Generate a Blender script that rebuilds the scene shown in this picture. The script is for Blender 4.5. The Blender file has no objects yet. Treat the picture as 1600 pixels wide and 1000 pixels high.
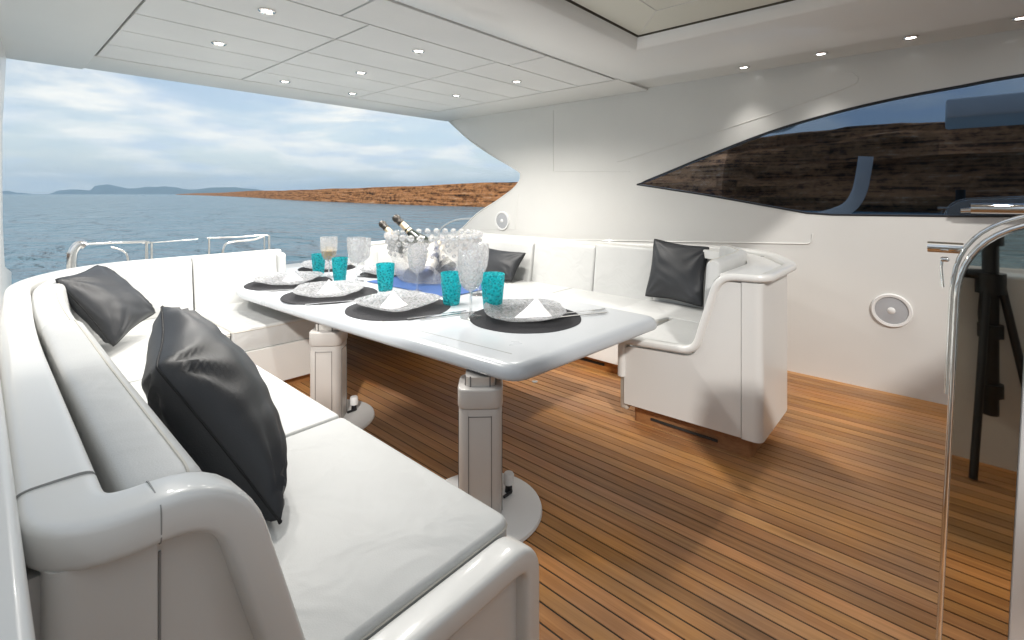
import bpy, bmesh, math, random
from mathutils import Vector, Matrix, noise
random.seed(7)
R = math.radians
sc = bpy.context.scene
col = sc.collection

# ------------------------------------------------------------------ camera, sky, sun, exposure
cam_d = bpy.data.cameras.new('camera')
cam = bpy.data.objects.new('camera', cam_d); col.objects.link(cam)
cam.location = (0, 0, 1.5)
cam.rotation_euler = (R(90), 0, R(-48.2))
cam_d.sensor_width = 36; cam_d.lens = 750 / 1600 * 36
cam_d.shift_y = -(500 - 303) / 1600
cam_d.clip_start = 0.05; cam_d.clip_end = 60000
sc.camera = cam

SUN_EL = R(36); SUN_AZ = math.atan2(-.66, -.75)      # clockwise from +Y
sun_dir = Vector((math.sin(SUN_AZ) * math.cos(SUN_EL), math.cos(SUN_AZ) * math.cos(SUN_EL), math.sin(SUN_EL)))
sd = bpy.data.lights.new('sun', 'SUN'); sd.energy = 2.0; sd.angle = R(3); sd.color = (1, .96, .91)
sun = bpy.data.objects.new('sun', sd); col.objects.link(sun)
sun.rotation_euler = sun_dir.to_track_quat('Z', 'Y').to_euler(); sun.location = (-6, -3, 8)

W = bpy.data.worlds.new('World'); sc.world = W; W.use_nodes = True
nt = W.node_tree; nt.nodes.clear()
def N(t, typ, **kw):
    n = t.nodes.new(typ)
    for k, v in kw.items(): setattr(n, k, v)
    return n
def L(t, a, b): t.links.new(a, b)
sky = N(nt, 'ShaderNodeTexSky', sky_type='NISHITA'); sky.sun_disc = False
sky.sun_elevation = SUN_EL; sky.sun_rotation = SUN_AZ % (2 * math.pi); sky.altitude = 0
sky.air_density = 1.0; sky.dust_density = 1.6; sky.ozone_density = 1.2
tc = N(nt, 'ShaderNodeTexCoord'); sep = N(nt, 'ShaderNodeSeparateXYZ'); L(nt, tc.outputs['Generated'], sep.inputs[0])
def M_(t, op, a, b=None, c=None, clamp=False):
    n = N(t, 'ShaderNodeMath', operation=op, use_clamp=clamp)
    for i, v in enumerate((a, b, c)):
        if v is None: continue
        if isinstance(v, (int, float)): n.inputs[i].default_value = v
        else: L(t, v, n.inputs[i])
    return n.outputs[0]
zc = M_(nt, 'MAXIMUM', sep.outputs[2], 0.0); za = M_(nt, 'ADD', zc, 0.15)
cx = M_(nt, 'DIVIDE', sep.outputs[0], za); cy = M_(nt, 'DIVIDE', sep.outputs[1], za)
cmb = N(nt, 'ShaderNodeCombineXYZ'); L(nt, cx, cmb.inputs[0]); L(nt, cy, cmb.inputs[1])
mp = N(nt, 'ShaderNodeMapping'); mp.inputs['Scale'].default_value = (.55, .55, 1); mp.inputs['Rotation'].default_value = (0, 0, .5)
mp.inputs['Location'].default_value = (1.7, 4.2, 0)
L(nt, cmb.outputs[0], mp.inputs[0])
n1 = N(nt, 'ShaderNodeTexNoise'); n1.inputs['Scale'].default_value = 1.9; n1.inputs['Detail'].default_value = 11; n1.inputs['Roughness'].default_value = .58
n1.inputs['Distortion'].default_value = .35
L(nt, mp.outputs[0], n1.inputs['Vector'])
cr = N(nt, 'ShaderNodeValToRGB'); cr.color_ramp.elements[0].position = .44; cr.color_ramp.elements[1].position = .56
L(nt, n1.outputs[0], cr.inputs[0])
n2 = N(nt, 'ShaderNodeTexNoise'); n2.inputs['Scale'].default_value = 2.6; n2.inputs['Detail'].default_value = 6
L(nt, mp.outputs[0], n2.inputs['Vector'])
cc = N(nt, 'ShaderNodeValToRGB'); cc.color_ramp.elements[0].position = .40; cc.color_ramp.elements[1].position = .56
cc.color_ramp.elements[0].color = (4.3, 5.4, 6.8, 1); cc.color_ramp.elements[1].color = (8.8, 8.6, 8.0, 1)
L(nt, n2.outputs[0], cc.inputs[0])
# thin veil of cloud plus denser towards the horizon
veil = M_(nt, 'MULTIPLY_ADD', cr.outputs[0], .70, .26)
mixc = N(nt, 'ShaderNodeMix', data_type='RGBA')
L(nt, veil, mixc.inputs[0]); L(nt, sky.outputs[0], mixc.inputs[6]); L(nt, cc.outputs[0], mixc.inputs[7])
hz = M_(nt, 'MULTIPLY', sep.outputs[2], -7.0); hz = M_(nt, 'EXPONENT', hz); hz = M_(nt, 'MULTIPLY', hz, .75, clamp=True)
mixh = N(nt, 'ShaderNodeMix', data_type='RGBA'); L(nt, hz, mixh.inputs[0]); L(nt, mixc.outputs[2], mixh.inputs[6])
mixh.inputs[7].default_value = (7.4, 8.2, 8.6, 1)
bg = N(nt, 'ShaderNodeBackground'); bg.inputs[1].default_value = .1
L(nt, mixh.outputs[2], bg.inputs[0])
wo = N(nt, 'ShaderNodeOutputWorld'); L(nt, bg.outputs[0], wo.inputs[0])
sc.view_settings.view_transform = 'Standard'; sc.view_settings.look = 'None'
sc.view_settings.exposure = 0.34; sc.view_settings.gamma = 1; sc.view_settings.use_curve_mapping = False
sc.cycles.max_bounces = 14; sc.cycles.transparent_max_bounces = 16; sc.cycles.transmission_bounces = 12
sc.cycles.caustics_reflective = False; sc.cycles.caustics_refractive = False
sc.cycles.use_denoising = True

# ------------------------------------------------------------------ materials
MAT = {}
def mat(name, color=(.8, .8, .8), rough=.5, metal=0, spec=.5, coat=0, trans=0, ior=1.5, bump=None, var=None, emit=None, sheen=0):
    """bump=(scale, strength, distance, detail) ; var=(scale, amount) tints the base colour; """
    m = bpy.data.materials.new(name); m.use_nodes = True; t = m.node_tree
    p = t.nodes['Principled BSDF']
    p.inputs['Base Color'].default_value = (*color, 1); p.inputs['Roughness'].default_value = rough
    p.inputs['Metallic'].default_value = metal; p.inputs['Specular IOR Level'].default_value = spec
    p.inputs['Coat Weight'].default_value = coat; p.inputs['Coat Roughness'].default_value = .08
    p.inputs['Transmission Weight'].default_value = trans; p.inputs['IOR'].default_value = ior
    if emit: p.inputs['Emission Color'].default_value = (*emit[0], 1); p.inputs['Emission Strength'].default_value = emit[1]
    co = N(t, 'ShaderNodeTexCoord')
    if bump:
        nz = N(t, 'ShaderNodeTexNoise'); nz.inputs['Scale'].default_value = bump[0]; nz.inputs['Detail'].default_value = bump[3] if len(bump) > 3 else 3
        L(t, co.outputs['Object'], nz.inputs['Vector'])
        b = N(t, 'ShaderNodeBump'); b.inputs['Strength'].default_value = bump[1]; b.inputs['Distance'].default_value = bump[2]
        L(t, nz.outputs[0], b.inputs['Height']); L(t, b.outputs[0], p.inputs['Normal'])
        if name.startswith('vinyl'):
            n3 = N(t, 'ShaderNodeTexNoise'); n3.inputs['Scale'].default_value = 5.5; n3.inputs['Detail'].default_value = 2; n3.inputs['Distortion'].default_value = .8; L(t, co.outputs['Object'], n3.inputs['Vector'])
            b3 = N(t, 'ShaderNodeBump'); b3.inputs['Strength'].default_value = .28; b3.inputs['Distance'].default_value = .03; L(t, n3.outputs[0], b3.inputs['Height']); L(t, b3.outputs[0], b.inputs['Normal'])
    if var:
        nv = N(t, 'ShaderNodeTexNoise'); nv.inputs['Scale'].default_value = var[0]; nv.inputs['Detail'].default_value = 5
        L(t, co.outputs['Object'], nv.inputs['Vector'])
        mr = N(t, 'ShaderNodeMapRange'); mr.inputs['From Min'].default_value = .3; mr.inputs['From Max'].default_value = .7
        mr.inputs['To Min'].default_value = 1 - var[1]; mr.inputs['To Max'].default_value = 1 + var[1] * .4
        L(t, nv.outputs[0], mr.inputs[0])
        hs = N(t, 'ShaderNodeHueSaturation'); hs.inputs['Color'].default_value = (*color, 1)
        L(t, mr.outputs[0], hs.inputs['Value']); L(t, hs.outputs[0], p.inputs['Base Color'])
        mr2 = N(t, 'ShaderNodeMapRange'); mr2.inputs['To Min'].default_value = max(0, rough - .06); mr2.inputs['To Max'].default_value = rough + .08
        L(t, nv.outputs[0], mr2.inputs[0]); L(t, mr2.outputs[0], p.inputs['Roughness'])
    MAT[name] = m; return m
mat('gelcoat', (.745, .74, .715), .30, coat=.22, bump=(6, .06, .01, 2), var=(1.3, .04))
mat('gelcoat_roof', (.74, .735, .71), .42, coat=.1, bump=(9, .05, .01, 2), var=(1.1, .05))
mat('roof_panel', (.76, .76, .745), .55, bump=(140, .08, .002), var=(1.6, .05))
mat('hatch_lining', (.66, .655, .58), .6, bump=(120, .1, .002), var=(1.2, .06))
mat('vinyl', (.56, .565, .555), .46, bump=(260, .35, .0012, 4), var=(2.3, .045))
mat('vinyl_side', (.56, .53, .47), .55, bump=(240, .3, .0012, 4), var=(2.3, .05))
mat('leather', (.030, .032, .036), .46, spec=.45, bump=(210, .35, .0015, 4), var=(3, .25))
mat('thread', (.006, .006, .007), .7)
mat('table_gel', (.47, .495, .52), .28, coat=.25, bump=(5, .04, .01, 2), var=(1.5, .03))
mat('groove', (.30, .30, .29), .6)
mat('seam_grey', (.16, .15, .14), .7)
mat('gap_dark', (.03, .028, .025), .8)
mat('pedestal_grey', (.52, .49, .46), .35, coat=.2, var=(2, .05))
mat('pedestal_alu', (.60, .57, .54), .3, metal=.6, var=(3, .06))
mat('white_plastic', (.80, .80, .79), .3, var=(4, .03))
mat('black_plastic', (.015, .015, .017), .4)
mat('chrome', (.80, .79, .76), .07, metal=1, var=(5, .04))
mat('steel', (.86, .85, .82), .16, metal=1, var=(5, .04))
mat('mirror_steel', (.52, .49, .42), .02, metal=1)
mat('speaker_grey', (.42, .43, .45), .6, bump=(400, .5, .002))
mat('napkin', (.86, .86, .87), .8, bump=(60, .3, .003))
mat('runner_blue', (.02, .075, .24), .6, bump=(150, .4, .002))
mat('bottle_glass', (.012, .018, .012), .12, spec=.7)
mat('foil', (.05, .045, .04), .35, metal=.7, bump=(70, .6, .003))
mat('foil_gold', (.62, .50, .34), .35, metal=.8, bump=(70, .5, .003))
mat('bottle_label', (.60, .58, .54), .6)
mat('blue_foil', (.02, .035, .09), .25, metal=.7, bump=(40, .6, .004))
mat('cutlery', (.75, .75, .75), .14, metal=1)
mat('wine', (1.0, .66, .14), .05, trans=.55, ior=1.34)
mat('lamp_trim', (.72, .72, .70), .3, metal=.3)
mat('lamp_glow', (1, 1, 1), .5, emit=((1, .97, .92), 9))
mat('caulk', (.012, .011, .010), .7)
mat('hull', (.75, .75, .74), .3, coat=.3, var=(.7, .05))
mat('backing_dark', (.04, .03, .025), .7, var=(1.5, .3))
mat('seat_grey', (.35, .34, .33), .5)
mat('frame_dark', (.02, .02, .022), .35)
mat('tripod_black', (.012, .013, .014), .4)

def glass_mat(name, color, rough, bscale, bstr, kind='voronoi', clear=.0, brighten=None):
    m = mat(name, color, rough, trans=1, ior=1.45); t = m.node_tree; p = t.nodes['Principled BSDF']
    co = N(t, 'ShaderNodeTexCoord'); v = N(t, 'ShaderNodeTexVoronoi', feature='SMOOTH_F1'); v.inputs['Scale'].default_value = bscale
    v.inputs['Smoothness'].default_value = .4
    L(t, co.outputs['Object'], v.inputs['Vector'])
    b = N(t, 'ShaderNodeBump'); b.inputs['Strength'].default_value = bstr; b.inputs['Distance'].default_value = .03
    L(t, v.outputs['Distance'], b.inputs['Height']); L(t, b.outputs[0], p.inputs['Normal'])
    sh = p.outputs[0]
    pr_ = N(t, 'ShaderNodeMapRange'); pr_.inputs['From Min'].default_value = .15; pr_.inputs['From Max'].default_value = .55; L(t, v.outputs['Distance'], pr_.inputs[0])
    if kind == 'bubbles':
        rc = N(t, 'ShaderNodeValToRGB'); rc.color_ramp.elements[0].color = (.01, .55, .64, 1); rc.color_ramp.elements[1].color = (.35, 1.0, 1.0, 1)
        L(t, pr_.outputs[0], rc.inputs[0]); L(t, rc.outputs[0], p.inputs['Base Color'])
    if brighten:
        df = N(t, 'ShaderNodeBsdfTranslucent'); df.inputs[0].default_value = (*brighten[0], 1); d2 = N(t, 'ShaderNodeBsdfDiffuse'); d2.inputs[0].default_value = (*brighten[0], 1)
        L(t, b.outputs[0], df.inputs['Normal']); L(t, b.outputs[0], d2.inputs['Normal'])
        m1 = N(t, 'ShaderNodeMixShader'); m1.inputs[0].default_value = .5; L(t, df.outputs[0], m1.inputs[1]); L(t, d2.outputs[0], m1.inputs[2])
        m2 = N(t, 'ShaderNodeMixShader'); m2.inputs[0].default_value = brighten[1]
        if kind != 'plain':
            mf = N(t, 'ShaderNodeMapRange'); mf.inputs['To Min'].default_value = brighten[1] * .5; mf.inputs['To Max'].default_value = min(.9, brighten[1] * 1.9); L(t, pr_.outputs[0], mf.inputs[0]); L(t, mf.outputs[0], m2.inputs[0])  # diffuse share varies by cell: sparkle put into the glass colour
        L(t, p.outputs[0], m2.inputs[1]); L(t, m1.outputs[0], m2.inputs[2]); sh = m2.outputs[0]
    if clear:
        out = t.nodes['Material Output']; tr = N(t, 'ShaderNodeBsdfTransparent'); tr.inputs[0].default_value = (*[c * .98 for c in color], 1)
        mx = N(t, 'ShaderNodeMixShader'); mx.inputs[0].default_value = clear
        L(t, sh, mx.inputs[1]); L(t, tr.outputs[0], mx.inputs[2]); L(t, mx.outputs[0], out.inputs[0])
glass_mat('glass_turquoise', (.06, .86, .92), .06, 52, 1.0, 'bubbles', clear=.22, brighten=((.05,.72,.78), .30))
glass_mat('glass_cut', (1, 1, 1), .02, 60, .7, clear=.42, brighten=((.95,.95,.95), .15))
glass_mat('glass_bead', (1, 1, 1), .02, 3, .2, 'plain', clear=.38, brighten=((.98,.98,.98), .26))
glass_mat('glass_clear', (.99, .99, .99), .02, 9, .15, 'plain', clear=.52, brighten=((.95,.95,.95), .10))
glass_mat('glass_plate', (.99, .99, .99), .04, 52, .9, clear=.34, brighten=((.92,.93,.95), .26))

# placemat: woven dark vinyl
m = mat('placemat', (.045, .045, .048), .75, spec=.15); t = m.node_tree; p = t.nodes['Principled BSDF']
co = N(t, 'ShaderNodeTexCoord'); w1 = N(t, 'ShaderNodeTexWave', bands_direction='X'); w2 = N(t, 'ShaderNodeTexWave', bands_direction='Y')
for w in (w1, w2): w.inputs['Scale'].default_value = 42; w.inputs['Distortion'].default_value = .6; L(t, co.outputs['Object'], w.inputs[0])
mx = M_(t, 'MAXIMUM', w1.outputs['Fac'], w2.outputs['Fac']); b = N(t, 'ShaderNodeBump'); b.inputs['Strength'].default_value = .9; b.inputs['Distance'].default_value = .003
L(t, mx, b.inputs['Height']); L(t, b.outputs[0], p.inputs['Normal'])
rp = N(t, 'ShaderNodeValToRGB'); rp.color_ramp.elements[0].color = (.008, .008, .010, 1); rp.color_ramp.elements[1].color = (.042, .042, .046, 1)
L(t, mx, rp.inputs[0]); L(t, rp.outputs[0], p.inputs['Base Color'])

# teak: colour varies plank by plank, grain along Y
def teak(name, base=1.0, axis='Y'):
    m = mat(name, (.3, .15, .06), .5); t = m.node_tree; p = t.nodes['Principled BSDF']
    co = N(t, 'ShaderNodeTexCoord'); oi = N(t, 'ShaderNodeObjectInfo')
    sh = N(t, 'ShaderNodeVectorMath', operation='ADD'); L(t, co.outputs['Object'], sh.inputs[0])
    cb = N(t, 'ShaderNodeCombineXYZ'); L(t, M_(t, 'MULTIPLY', oi.outputs['Random'], 37.), cb.inputs[1 if axis == 'Y' else 0]); L(t, M_(t, 'MULTIPLY', oi.outputs['Random'], 11.), cb.inputs[2]); L(t, cb.outputs[0], sh.inputs[1])
    mp = N(t, 'ShaderNodeMapping'); mp.inputs['Scale'].default_value = (60, 1.6, 20) if axis == 'Y' else (1.6, 20, 60); L(t, sh.outputs[0], mp.inputs[0])
    g = N(t, 'ShaderNodeTexNoise'); g.inputs['Scale'].default_value = 1.; g.inputs['Detail'].default_value = 7; g.inputs['Roughness'].default_value = .65; g.inputs['Distortion'].default_value = .4
    L(t, mp.outputs[0], g.inputs['Vector'])
    mp2 = N(t, 'ShaderNodeMapping'); mp2.inputs['Scale'].default_value = (6, 1.1, 1) if axis == 'Y' else (1.1, 3, 6); L(t, sh.outputs[0], mp2.inputs[0])
    g2 = N(t, 'ShaderNodeTexNoise'); g2.inputs['Scale'].default_value = 1.; g2.inputs['Detail'].default_value = 4; L(t, mp2.outputs[0], g2.inputs['Vector'])
    f = M_(t, 'MULTIPLY_ADD', g.outputs[0], .5, M_(t, 'MULTIPLY', g2.outputs[0], .5))
    rp = N(t, 'ShaderNodeValToRGB'); e = rp.color_ramp.elements
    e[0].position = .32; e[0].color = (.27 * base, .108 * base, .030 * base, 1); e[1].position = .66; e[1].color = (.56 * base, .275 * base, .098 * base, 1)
    L(t, f, rp.inputs[0])
    hs = N(t, 'ShaderNodeHueSaturation'); L(t, rp.outputs[0], hs.inputs['Color'])
    wn = N(t, 'ShaderNodeTexWhiteNoise', noise_dimensions='1D'); L(t, oi.outputs['Random'], wn.inputs['W'])
    mv = N(t, 'ShaderNodeMapRange'); mv.inputs['To Min'].default_value = .80; mv.inputs['To Max'].default_value = 1.20; L(t, wn.outputs['Value'], mv.inputs[0]); L(t, mv.outputs[0], hs.inputs['Value'])
    mh = N(t, 'ShaderNodeMapRange'); mh.inputs['To Min'].default_value = .496; mh.inputs['To Max'].default_value = .504; L(t, oi.outputs['Random'], mh.inputs[0]); L(t, mh.outputs[0], hs.inputs['Hue'])
    gp = N(t, 'ShaderNodeNewGeometry'); n4 = N(t, 'ShaderNodeTexNoise'); n4.inputs['Scale'].default_value = 1.3; n4.inputs['Detail'].default_value = 6; n4.inputs['Roughness'].default_value = .6; L(t, gp.outputs['Position'], n4.inputs['Vector'])
    m4 = N(t, 'ShaderNodeMapRange'); m4.inputs['From Min'].default_value = .35; m4.inputs['From Max'].default_value = .65; m4.inputs['To Min'].default_value = .84; m4.inputs['To Max'].default_value = 1.08; L(t, n4.outputs[0], m4.inputs[0])
    h4 = N(t, 'ShaderNodeHueSaturation'); L(t, m4.outputs[0], h4.inputs['Value']); m5 = N(t, 'ShaderNodeMapRange'); m5.inputs['From Min'].default_value = .35; m5.inputs['From Max'].default_value = .65; m5.inputs['To Min'].default_value = .86; m5.inputs['To Max'].default_value = 1.04; L(t, n4.outputs[0], m5.inputs[0]); L(t, m5.outputs[0], h4.inputs['Saturation'])
    L(t, hs.outputs[0], h4.inputs['Color']); L(t, h4.outputs[0], p.inputs['Base Color'])
    b = N(t, 'ShaderNodeBump'); b.inputs['Strength'].default_value = .35; b.inputs['Distance'].default_value = .002; L(t, g.outputs[0], b.inputs['Height']); L(t, b.outputs[0], p.inputs['Normal'])
    mrr = N(t, 'ShaderNodeMapRange'); mrr.inputs['To Min'].default_value = .42; mrr.inputs['To Max'].default_value = .62; L(t, g2.outputs[0], mrr.inputs[0]); L(t, mrr.outputs[0], p.inputs['Roughness'])
    p.inputs['Specular IOR Level'].default_value = .35
    return m
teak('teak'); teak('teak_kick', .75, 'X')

# sea
m = mat('sea', (.16, .27, .33), .22, ior=1.33); t = m.node_tree; p = t.nodes['Principled BSDF']
geo = N(t, 'ShaderNodeNewGeometry')
prev = None
for sx, sy, scl, strg, dist in ((1, 1, .12, 1., 5.0), (1, 1, .40, 1., 2.2), (1, 1, 1.5, .8, .3)):
    mp = N(t, 'ShaderNodeMapping'); mp.inputs['Scale'].default_value = (sx, sy, 1); mp.inputs['Rotation'].default_value = (0, 0, .9 + scl)
    mp.inputs['Scale'].default_value = (1, .55, 1)
    L(t, geo.outputs['Position'], mp.inputs[0])
    nz = N(t, 'ShaderNodeTexNoise'); nz.inputs['Scale'].default_value = scl; nz.inputs['Detail'].default_value = 5; nz.inputs['Distortion'].default_value = .6; L(t, mp.outputs[0], nz.inputs['Vector'])
    b = N(t, 'ShaderNodeBump'); b.inputs['Strength'].default_value = strg; b.inputs['Distance'].default_value = dist; L(t, nz.outputs[0], b.inputs['Height'])
    if prev: L(t, prev, b.inputs['Normal'])
    prev = b.outputs[0]
L(t, prev, p.inputs['Normal'])

# rock: horizontal strata, ochre and red brown
m = mat('rock', (.3, .18, .1), .95, spec=.1); t = m.node_tree; p = t.nodes['Principled BSDF']
geo = N(t, 'ShaderNodeNewGeometry'); mp = N(t, 'ShaderNodeMapping'); mp.inputs['Scale'].default_value = (.07, .07, 1.7); L(t, geo.outputs['Position'], mp.inputs[0])
nz = N(t, 'ShaderNodeTexNoise'); nz.inputs['Scale'].default_value = 1; nz.inputs['Detail'].default_value = 9; nz.inputs['Roughness'].default_value = .7; L(t, mp.outputs[0], nz.inputs['Vector'])
mpb = N(t, 'ShaderNodeMapping'); mpb.inputs['Scale'].default_value = (.6, .6, .9); L(t, geo.outputs['Position'], mpb.inputs[0])
nb = N(t, 'ShaderNodeTexNoise'); nb.inputs['Scale'].default_value = 1; nb.inputs['Detail'].default_value = 8; nb.inputs['Roughness'].default_value = .7; L(t, mpb.outputs[0], nb.inputs['Vector'])
rp = N(t, 'ShaderNodeValToRGB'); e = rp.color_ramp.elements
e[0].position = .40; e[0].color = (.05, .036, .022, 1); e[1].position = .62; e[1].color = (.66, .44, .27, 1)
for pos, c in ((.45, (.20, .085, .04, 1)), (.50, (.50, .24, .10, 1)), (.55, (.54, .24, .10, 1))):
    x = e.new(pos); x.color = c
L(t, M_(t, 'MULTIPLY_ADD', nz.outputs[0], .6, M_(t, 'MULTIPLY', nb.outputs[0], .4)), rp.inputs[0]); L(t, rp.outputs[0], p.inputs['Base Color'])
b = N(t, 'ShaderNodeBump'); b.inputs['Strength'].default_value = 1; b.inputs['Distance'].default_value = 1.2; L(t, nb.outputs[0], b.inputs['Height']); L(t, b.outputs[0], p.inputs['Normal'])
mat('far_hill', (.13, .17, .17), 1, spec=.05, var=(.002, .3))

# tinted window glass: reflects at its surface, lets a little through
m = mat('tinted_glass', (.02, .02, .02), .0); t = m.node_tree; out = t.nodes['Material Output']
fr = N(t, 'ShaderNodeFresnel'); fr.inputs[0].default_value = 3.2
gl = N(t, 'ShaderNodeBsdfGlossy'); gl.inputs['Roughness'].default_value = .015; gl.inputs[0].default_value = (.54, .72, 1.0, 1)
tr = N(t, 'ShaderNodeBsdfTransparent'); tr.inputs[0].default_value = (.30, .28, .27, 1)
mx = N(t, 'ShaderNodeMixShader'); L(t, fr.outputs[0], mx.inputs[0]); L(t, tr.outputs[0], mx.inputs[1]); L(t, gl.outputs[0], mx.inputs[2]); L(t, mx.outputs[0], out.inputs[0])

# ------------------------------------------------------------------ geometry helpers
def link(name, bm, mt, parent=None, smooth=35, tri=False):
    me = bpy.data.meshes.new(name); bmesh.ops.recalc_face_normals(bm, faces=bm.faces); bm.to_mesh(me); bm.free()
    me.materials.append(MAT[mt])
    if smooth:
        for p in me.polygons: p.use_smooth = True
        me.set_sharp_from_angle(angle=R(smooth))
    o = bpy.data.objects.new(name, me); col.objects.link(o)
    if parent: o.parent = parent
    return o
def place(o, loc):       # move a mesh's origin to loc, keeping it where it is
    me = o.data; me.transform(Matrix.Translation(-Vector(loc))); o.location = loc; return o
def tag(o, label=None, cat=None, group=None, kind=None):
    if label: o['label'] = label
    if cat: o['category'] = cat
    if group: o['group'] = group
    if kind: o['kind'] = kind
    return o
def empty(name, loc, label=None, cat=None, group=None, kind=None, rz=0):
    o = bpy.data.objects.new(name, None); col.objects.link(o); o.location = loc; o.rotation_euler = (0, 0, rz)
    o.empty_display_size = .1
    return tag(o, label, cat, group, kind)
def under(o, root):      # parent a world-space mesh under a root standing elsewhere
    o.parent = root; o.matrix_parent_inverse = Matrix.Translation(root.location).inverted() if root.rotation_euler.z == 0 else root.matrix_basis.inverted()
    return o
def dup(root, loc, rz=0, label=None, group=None):
    r = root.copy(); col.objects.link(r); r.location = loc; r.rotation_euler = (0, 0, rz)
    if label: r['label'] = label
    if group: r['group'] = group
    for ch in list(root.children):
        c = ch.copy(); col.objects.link(c); c.parent = r
        for g in ch.children:
            d = g.copy(); col.objects.link(d); d.parent = c
    return r
def box(bm, c, s, bev=0, seg=2, rot=None):
    g = bmesh.ops.create_cube(bm, size=1)
    vs = g['verts']; bmesh.ops.scale(bm, vec=s, verts=vs)
    if bev:
        es = list({e for v in vs for e in v.link_edges})
        r = bmesh.ops.bevel(bm, geom=es, offset=bev, segments=seg, affect='EDGES', profile=.5)
        vs = list({v for v in vs if v.is_valid} | set(r['verts']))
    if rot: bmesh.ops.transform(bm, matrix=rot, verts=vs)
    bmesh.ops.translate(bm, vec=c, verts=vs)
    return vs
def rp_(pts, rad, seg=6, closed=True):
    """round the corners of a 2D/3D polyline"""
    n = len(pts); out = []
    rads = rad if isinstance(rad, (list, tuple)) else [rad] * n
    for i in range(n):
        p = Vector(pts[i]); r = rads[i]
        if (not closed and i in (0, n - 1)) or r <= 0: out.append(p); continue
        a = Vector(pts[i - 1]) - p; b = Vector(pts[(i + 1) % n]) - p
        r_ = min(r, a.length * .49, b.length * .49)
        p0 = p + a.normalized() * r_; p1 = p + b.normalized() * r_
        for k in range(seg + 1):
            t = k / seg; out.append((1 - t) ** 2 * p0 + 2 * t * (1 - t) * p + t * t * p1)
    return out
def prism(bm, pts, z0, z1, bev=0, seg=3, top=True, bottom=False, plane='XY'):
    """extrude closed 2D outline; plane XY (z up), XZ (pts are x,z; extrude y), YZ (pts y,z; extrude x)"""
    f = {'XY': lambda p, h: (p[0], p[1], h), 'XZ': lambda p, h: (p[0], h, p[1]), 'YZ': lambda p, h: (h, p[0], p[1])}[plane]
    a = [bm.verts.new(f(p, z0)) for p in pts]; b = [bm.verts.new(f(p, z1)) for p in pts]
    n = len(pts); fa = bm.faces.new(a[::-1]); fb = bm.faces.new(b)
    for i in range(n): bm.faces.new((a[i], a[(i + 1) % n], b[(i + 1) % n], b[i]))
    if bev:
        es = []
        if top: es += list(fb.edges)
        if bottom: es += list(fa.edges)
        bmesh.ops.recalc_face_normals(bm, faces=bm.faces)
        bmesh.ops.bevel(bm, geom=es, offset=bev, segments=seg, affect='EDGES', profile=.5, clamp_overlap=True)
def sweep(bm, path, prof, lat0=None, closed=False, cap=True, scales=None):
    """prof: (lateral, up) points; parallel transport frame"""
    P = [Vector(p) for p in path]; n = len(P); T = []
    for i in range(n):
        a = P[i - 1] if (i > 0 or closed) else P[i]; b = P[(i + 1) % n] if (i < n - 1 or closed) else P[i]
        T.append((b - a).normalized())
    lat = Vector(lat0) if lat0 else T[0].cross(Vector((0, 0, 1)))
    if lat.length < 1e-4: lat = Vector((1, 0, 0))
    rings = []
    for i in range(n):
        if i: 
            q = T[i - 1].rotation_difference(T[i]); lat = q @ lat
        lat = (lat - T[i] * lat.dot(T[i])).normalized(); up = lat.cross(T[i])
        s = scales[i] if scales else 1
        # widen at the mitre
        k = 1
        if 0 < i < n - 1:
            c = (P[i] - P[i - 1]).normalized().dot((P[i + 1] - P[i]).normalized()); k = 1 / max(.5, math.sqrt((1 + c) / 2))
        rings.append([bm.verts.new(P[i] + (lat * u * k + up * v) * s) for u, v in prof])
    m = len(prof)
    for i in range(n - (0 if closed else 1)):
        A, B = rings[i], rings[(i + 1) % n]
        for j in range(m): bm.faces.new((A[j], A[(j + 1) % m], B[(j + 1) % m], B[j]))
    if cap and not closed: bm.faces.new(rings[0][::-1]); bm.faces.new(rings[-1])
def circ(r, n=10): return [(r * math.cos(2 * math.pi * k / n), r * math.sin(2 * math.pi * k / n)) for k in range(n)]
def sup(a, b, n=20, e=.5): 
    o = []
    for k in range(n):
        c, s = math.cos(2 * math.pi * k / n), math.sin(2 * math.pi * k / n)
        o.append((a * abs(c) ** e * (1 if c > 0 else -1), b * abs(s) ** e * (1 if s > 0 else -1)))
    return o
def tube(bm, pts, r, n=8): sweep(bm, pts, circ(r, n))
def lathe(bm, prof, n=24, c=(0, 0, 0), wob=None):
    rings = []
    for r, z in prof:
        if r < 1e-5: rings.append([bm.verts.new((c[0], c[1], c[2] + z))]); continue
        rings.append([bm.verts.new((c[0] + r * math.cos(2 * math.pi * k / n) * (1 + (wob(k, z) if wob else 0)), c[1] + r * math.sin(2 * math.pi * k / n) * (1 + (wob(k, z) if wob else 0)), c[2] + z)) for k in range(n)])
    for A, B in zip(rings, rings[1:]):
        if len(A) == 1 and len(B) == 1: continue
        for k in range(n):
            k2 = (k + 1) % n
            if len(A) == 1: bm.faces.new((A[0], B[k2], B[k]))
            elif len(B) == 1: bm.faces.new((A[k], A[k2], B[0]))
            else: bm.faces.new((A[k], A[k2], B[k2], B[k]))
def smooth_path(pts, n=6):
    """Catmull-Rom through 3D points"""
    P = [Vector(p) for p in pts]; P = [2 * P[0] - P[1]] + P + [2 * P[-1] - P[-2]]; o = []
    for i in range(1, len(P) - 2):
        for k in range(n):
            t = k / n; a, b, c, d = P[i - 1:i + 3]
            o.append(.5 * ((2 * b) + (c - a) * t + (2 * a - 5 * b + 4 * c - d) * t * t + (3 * b - 3 * c + d - a) * t ** 3))
    return o + [P[-2]]

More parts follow.
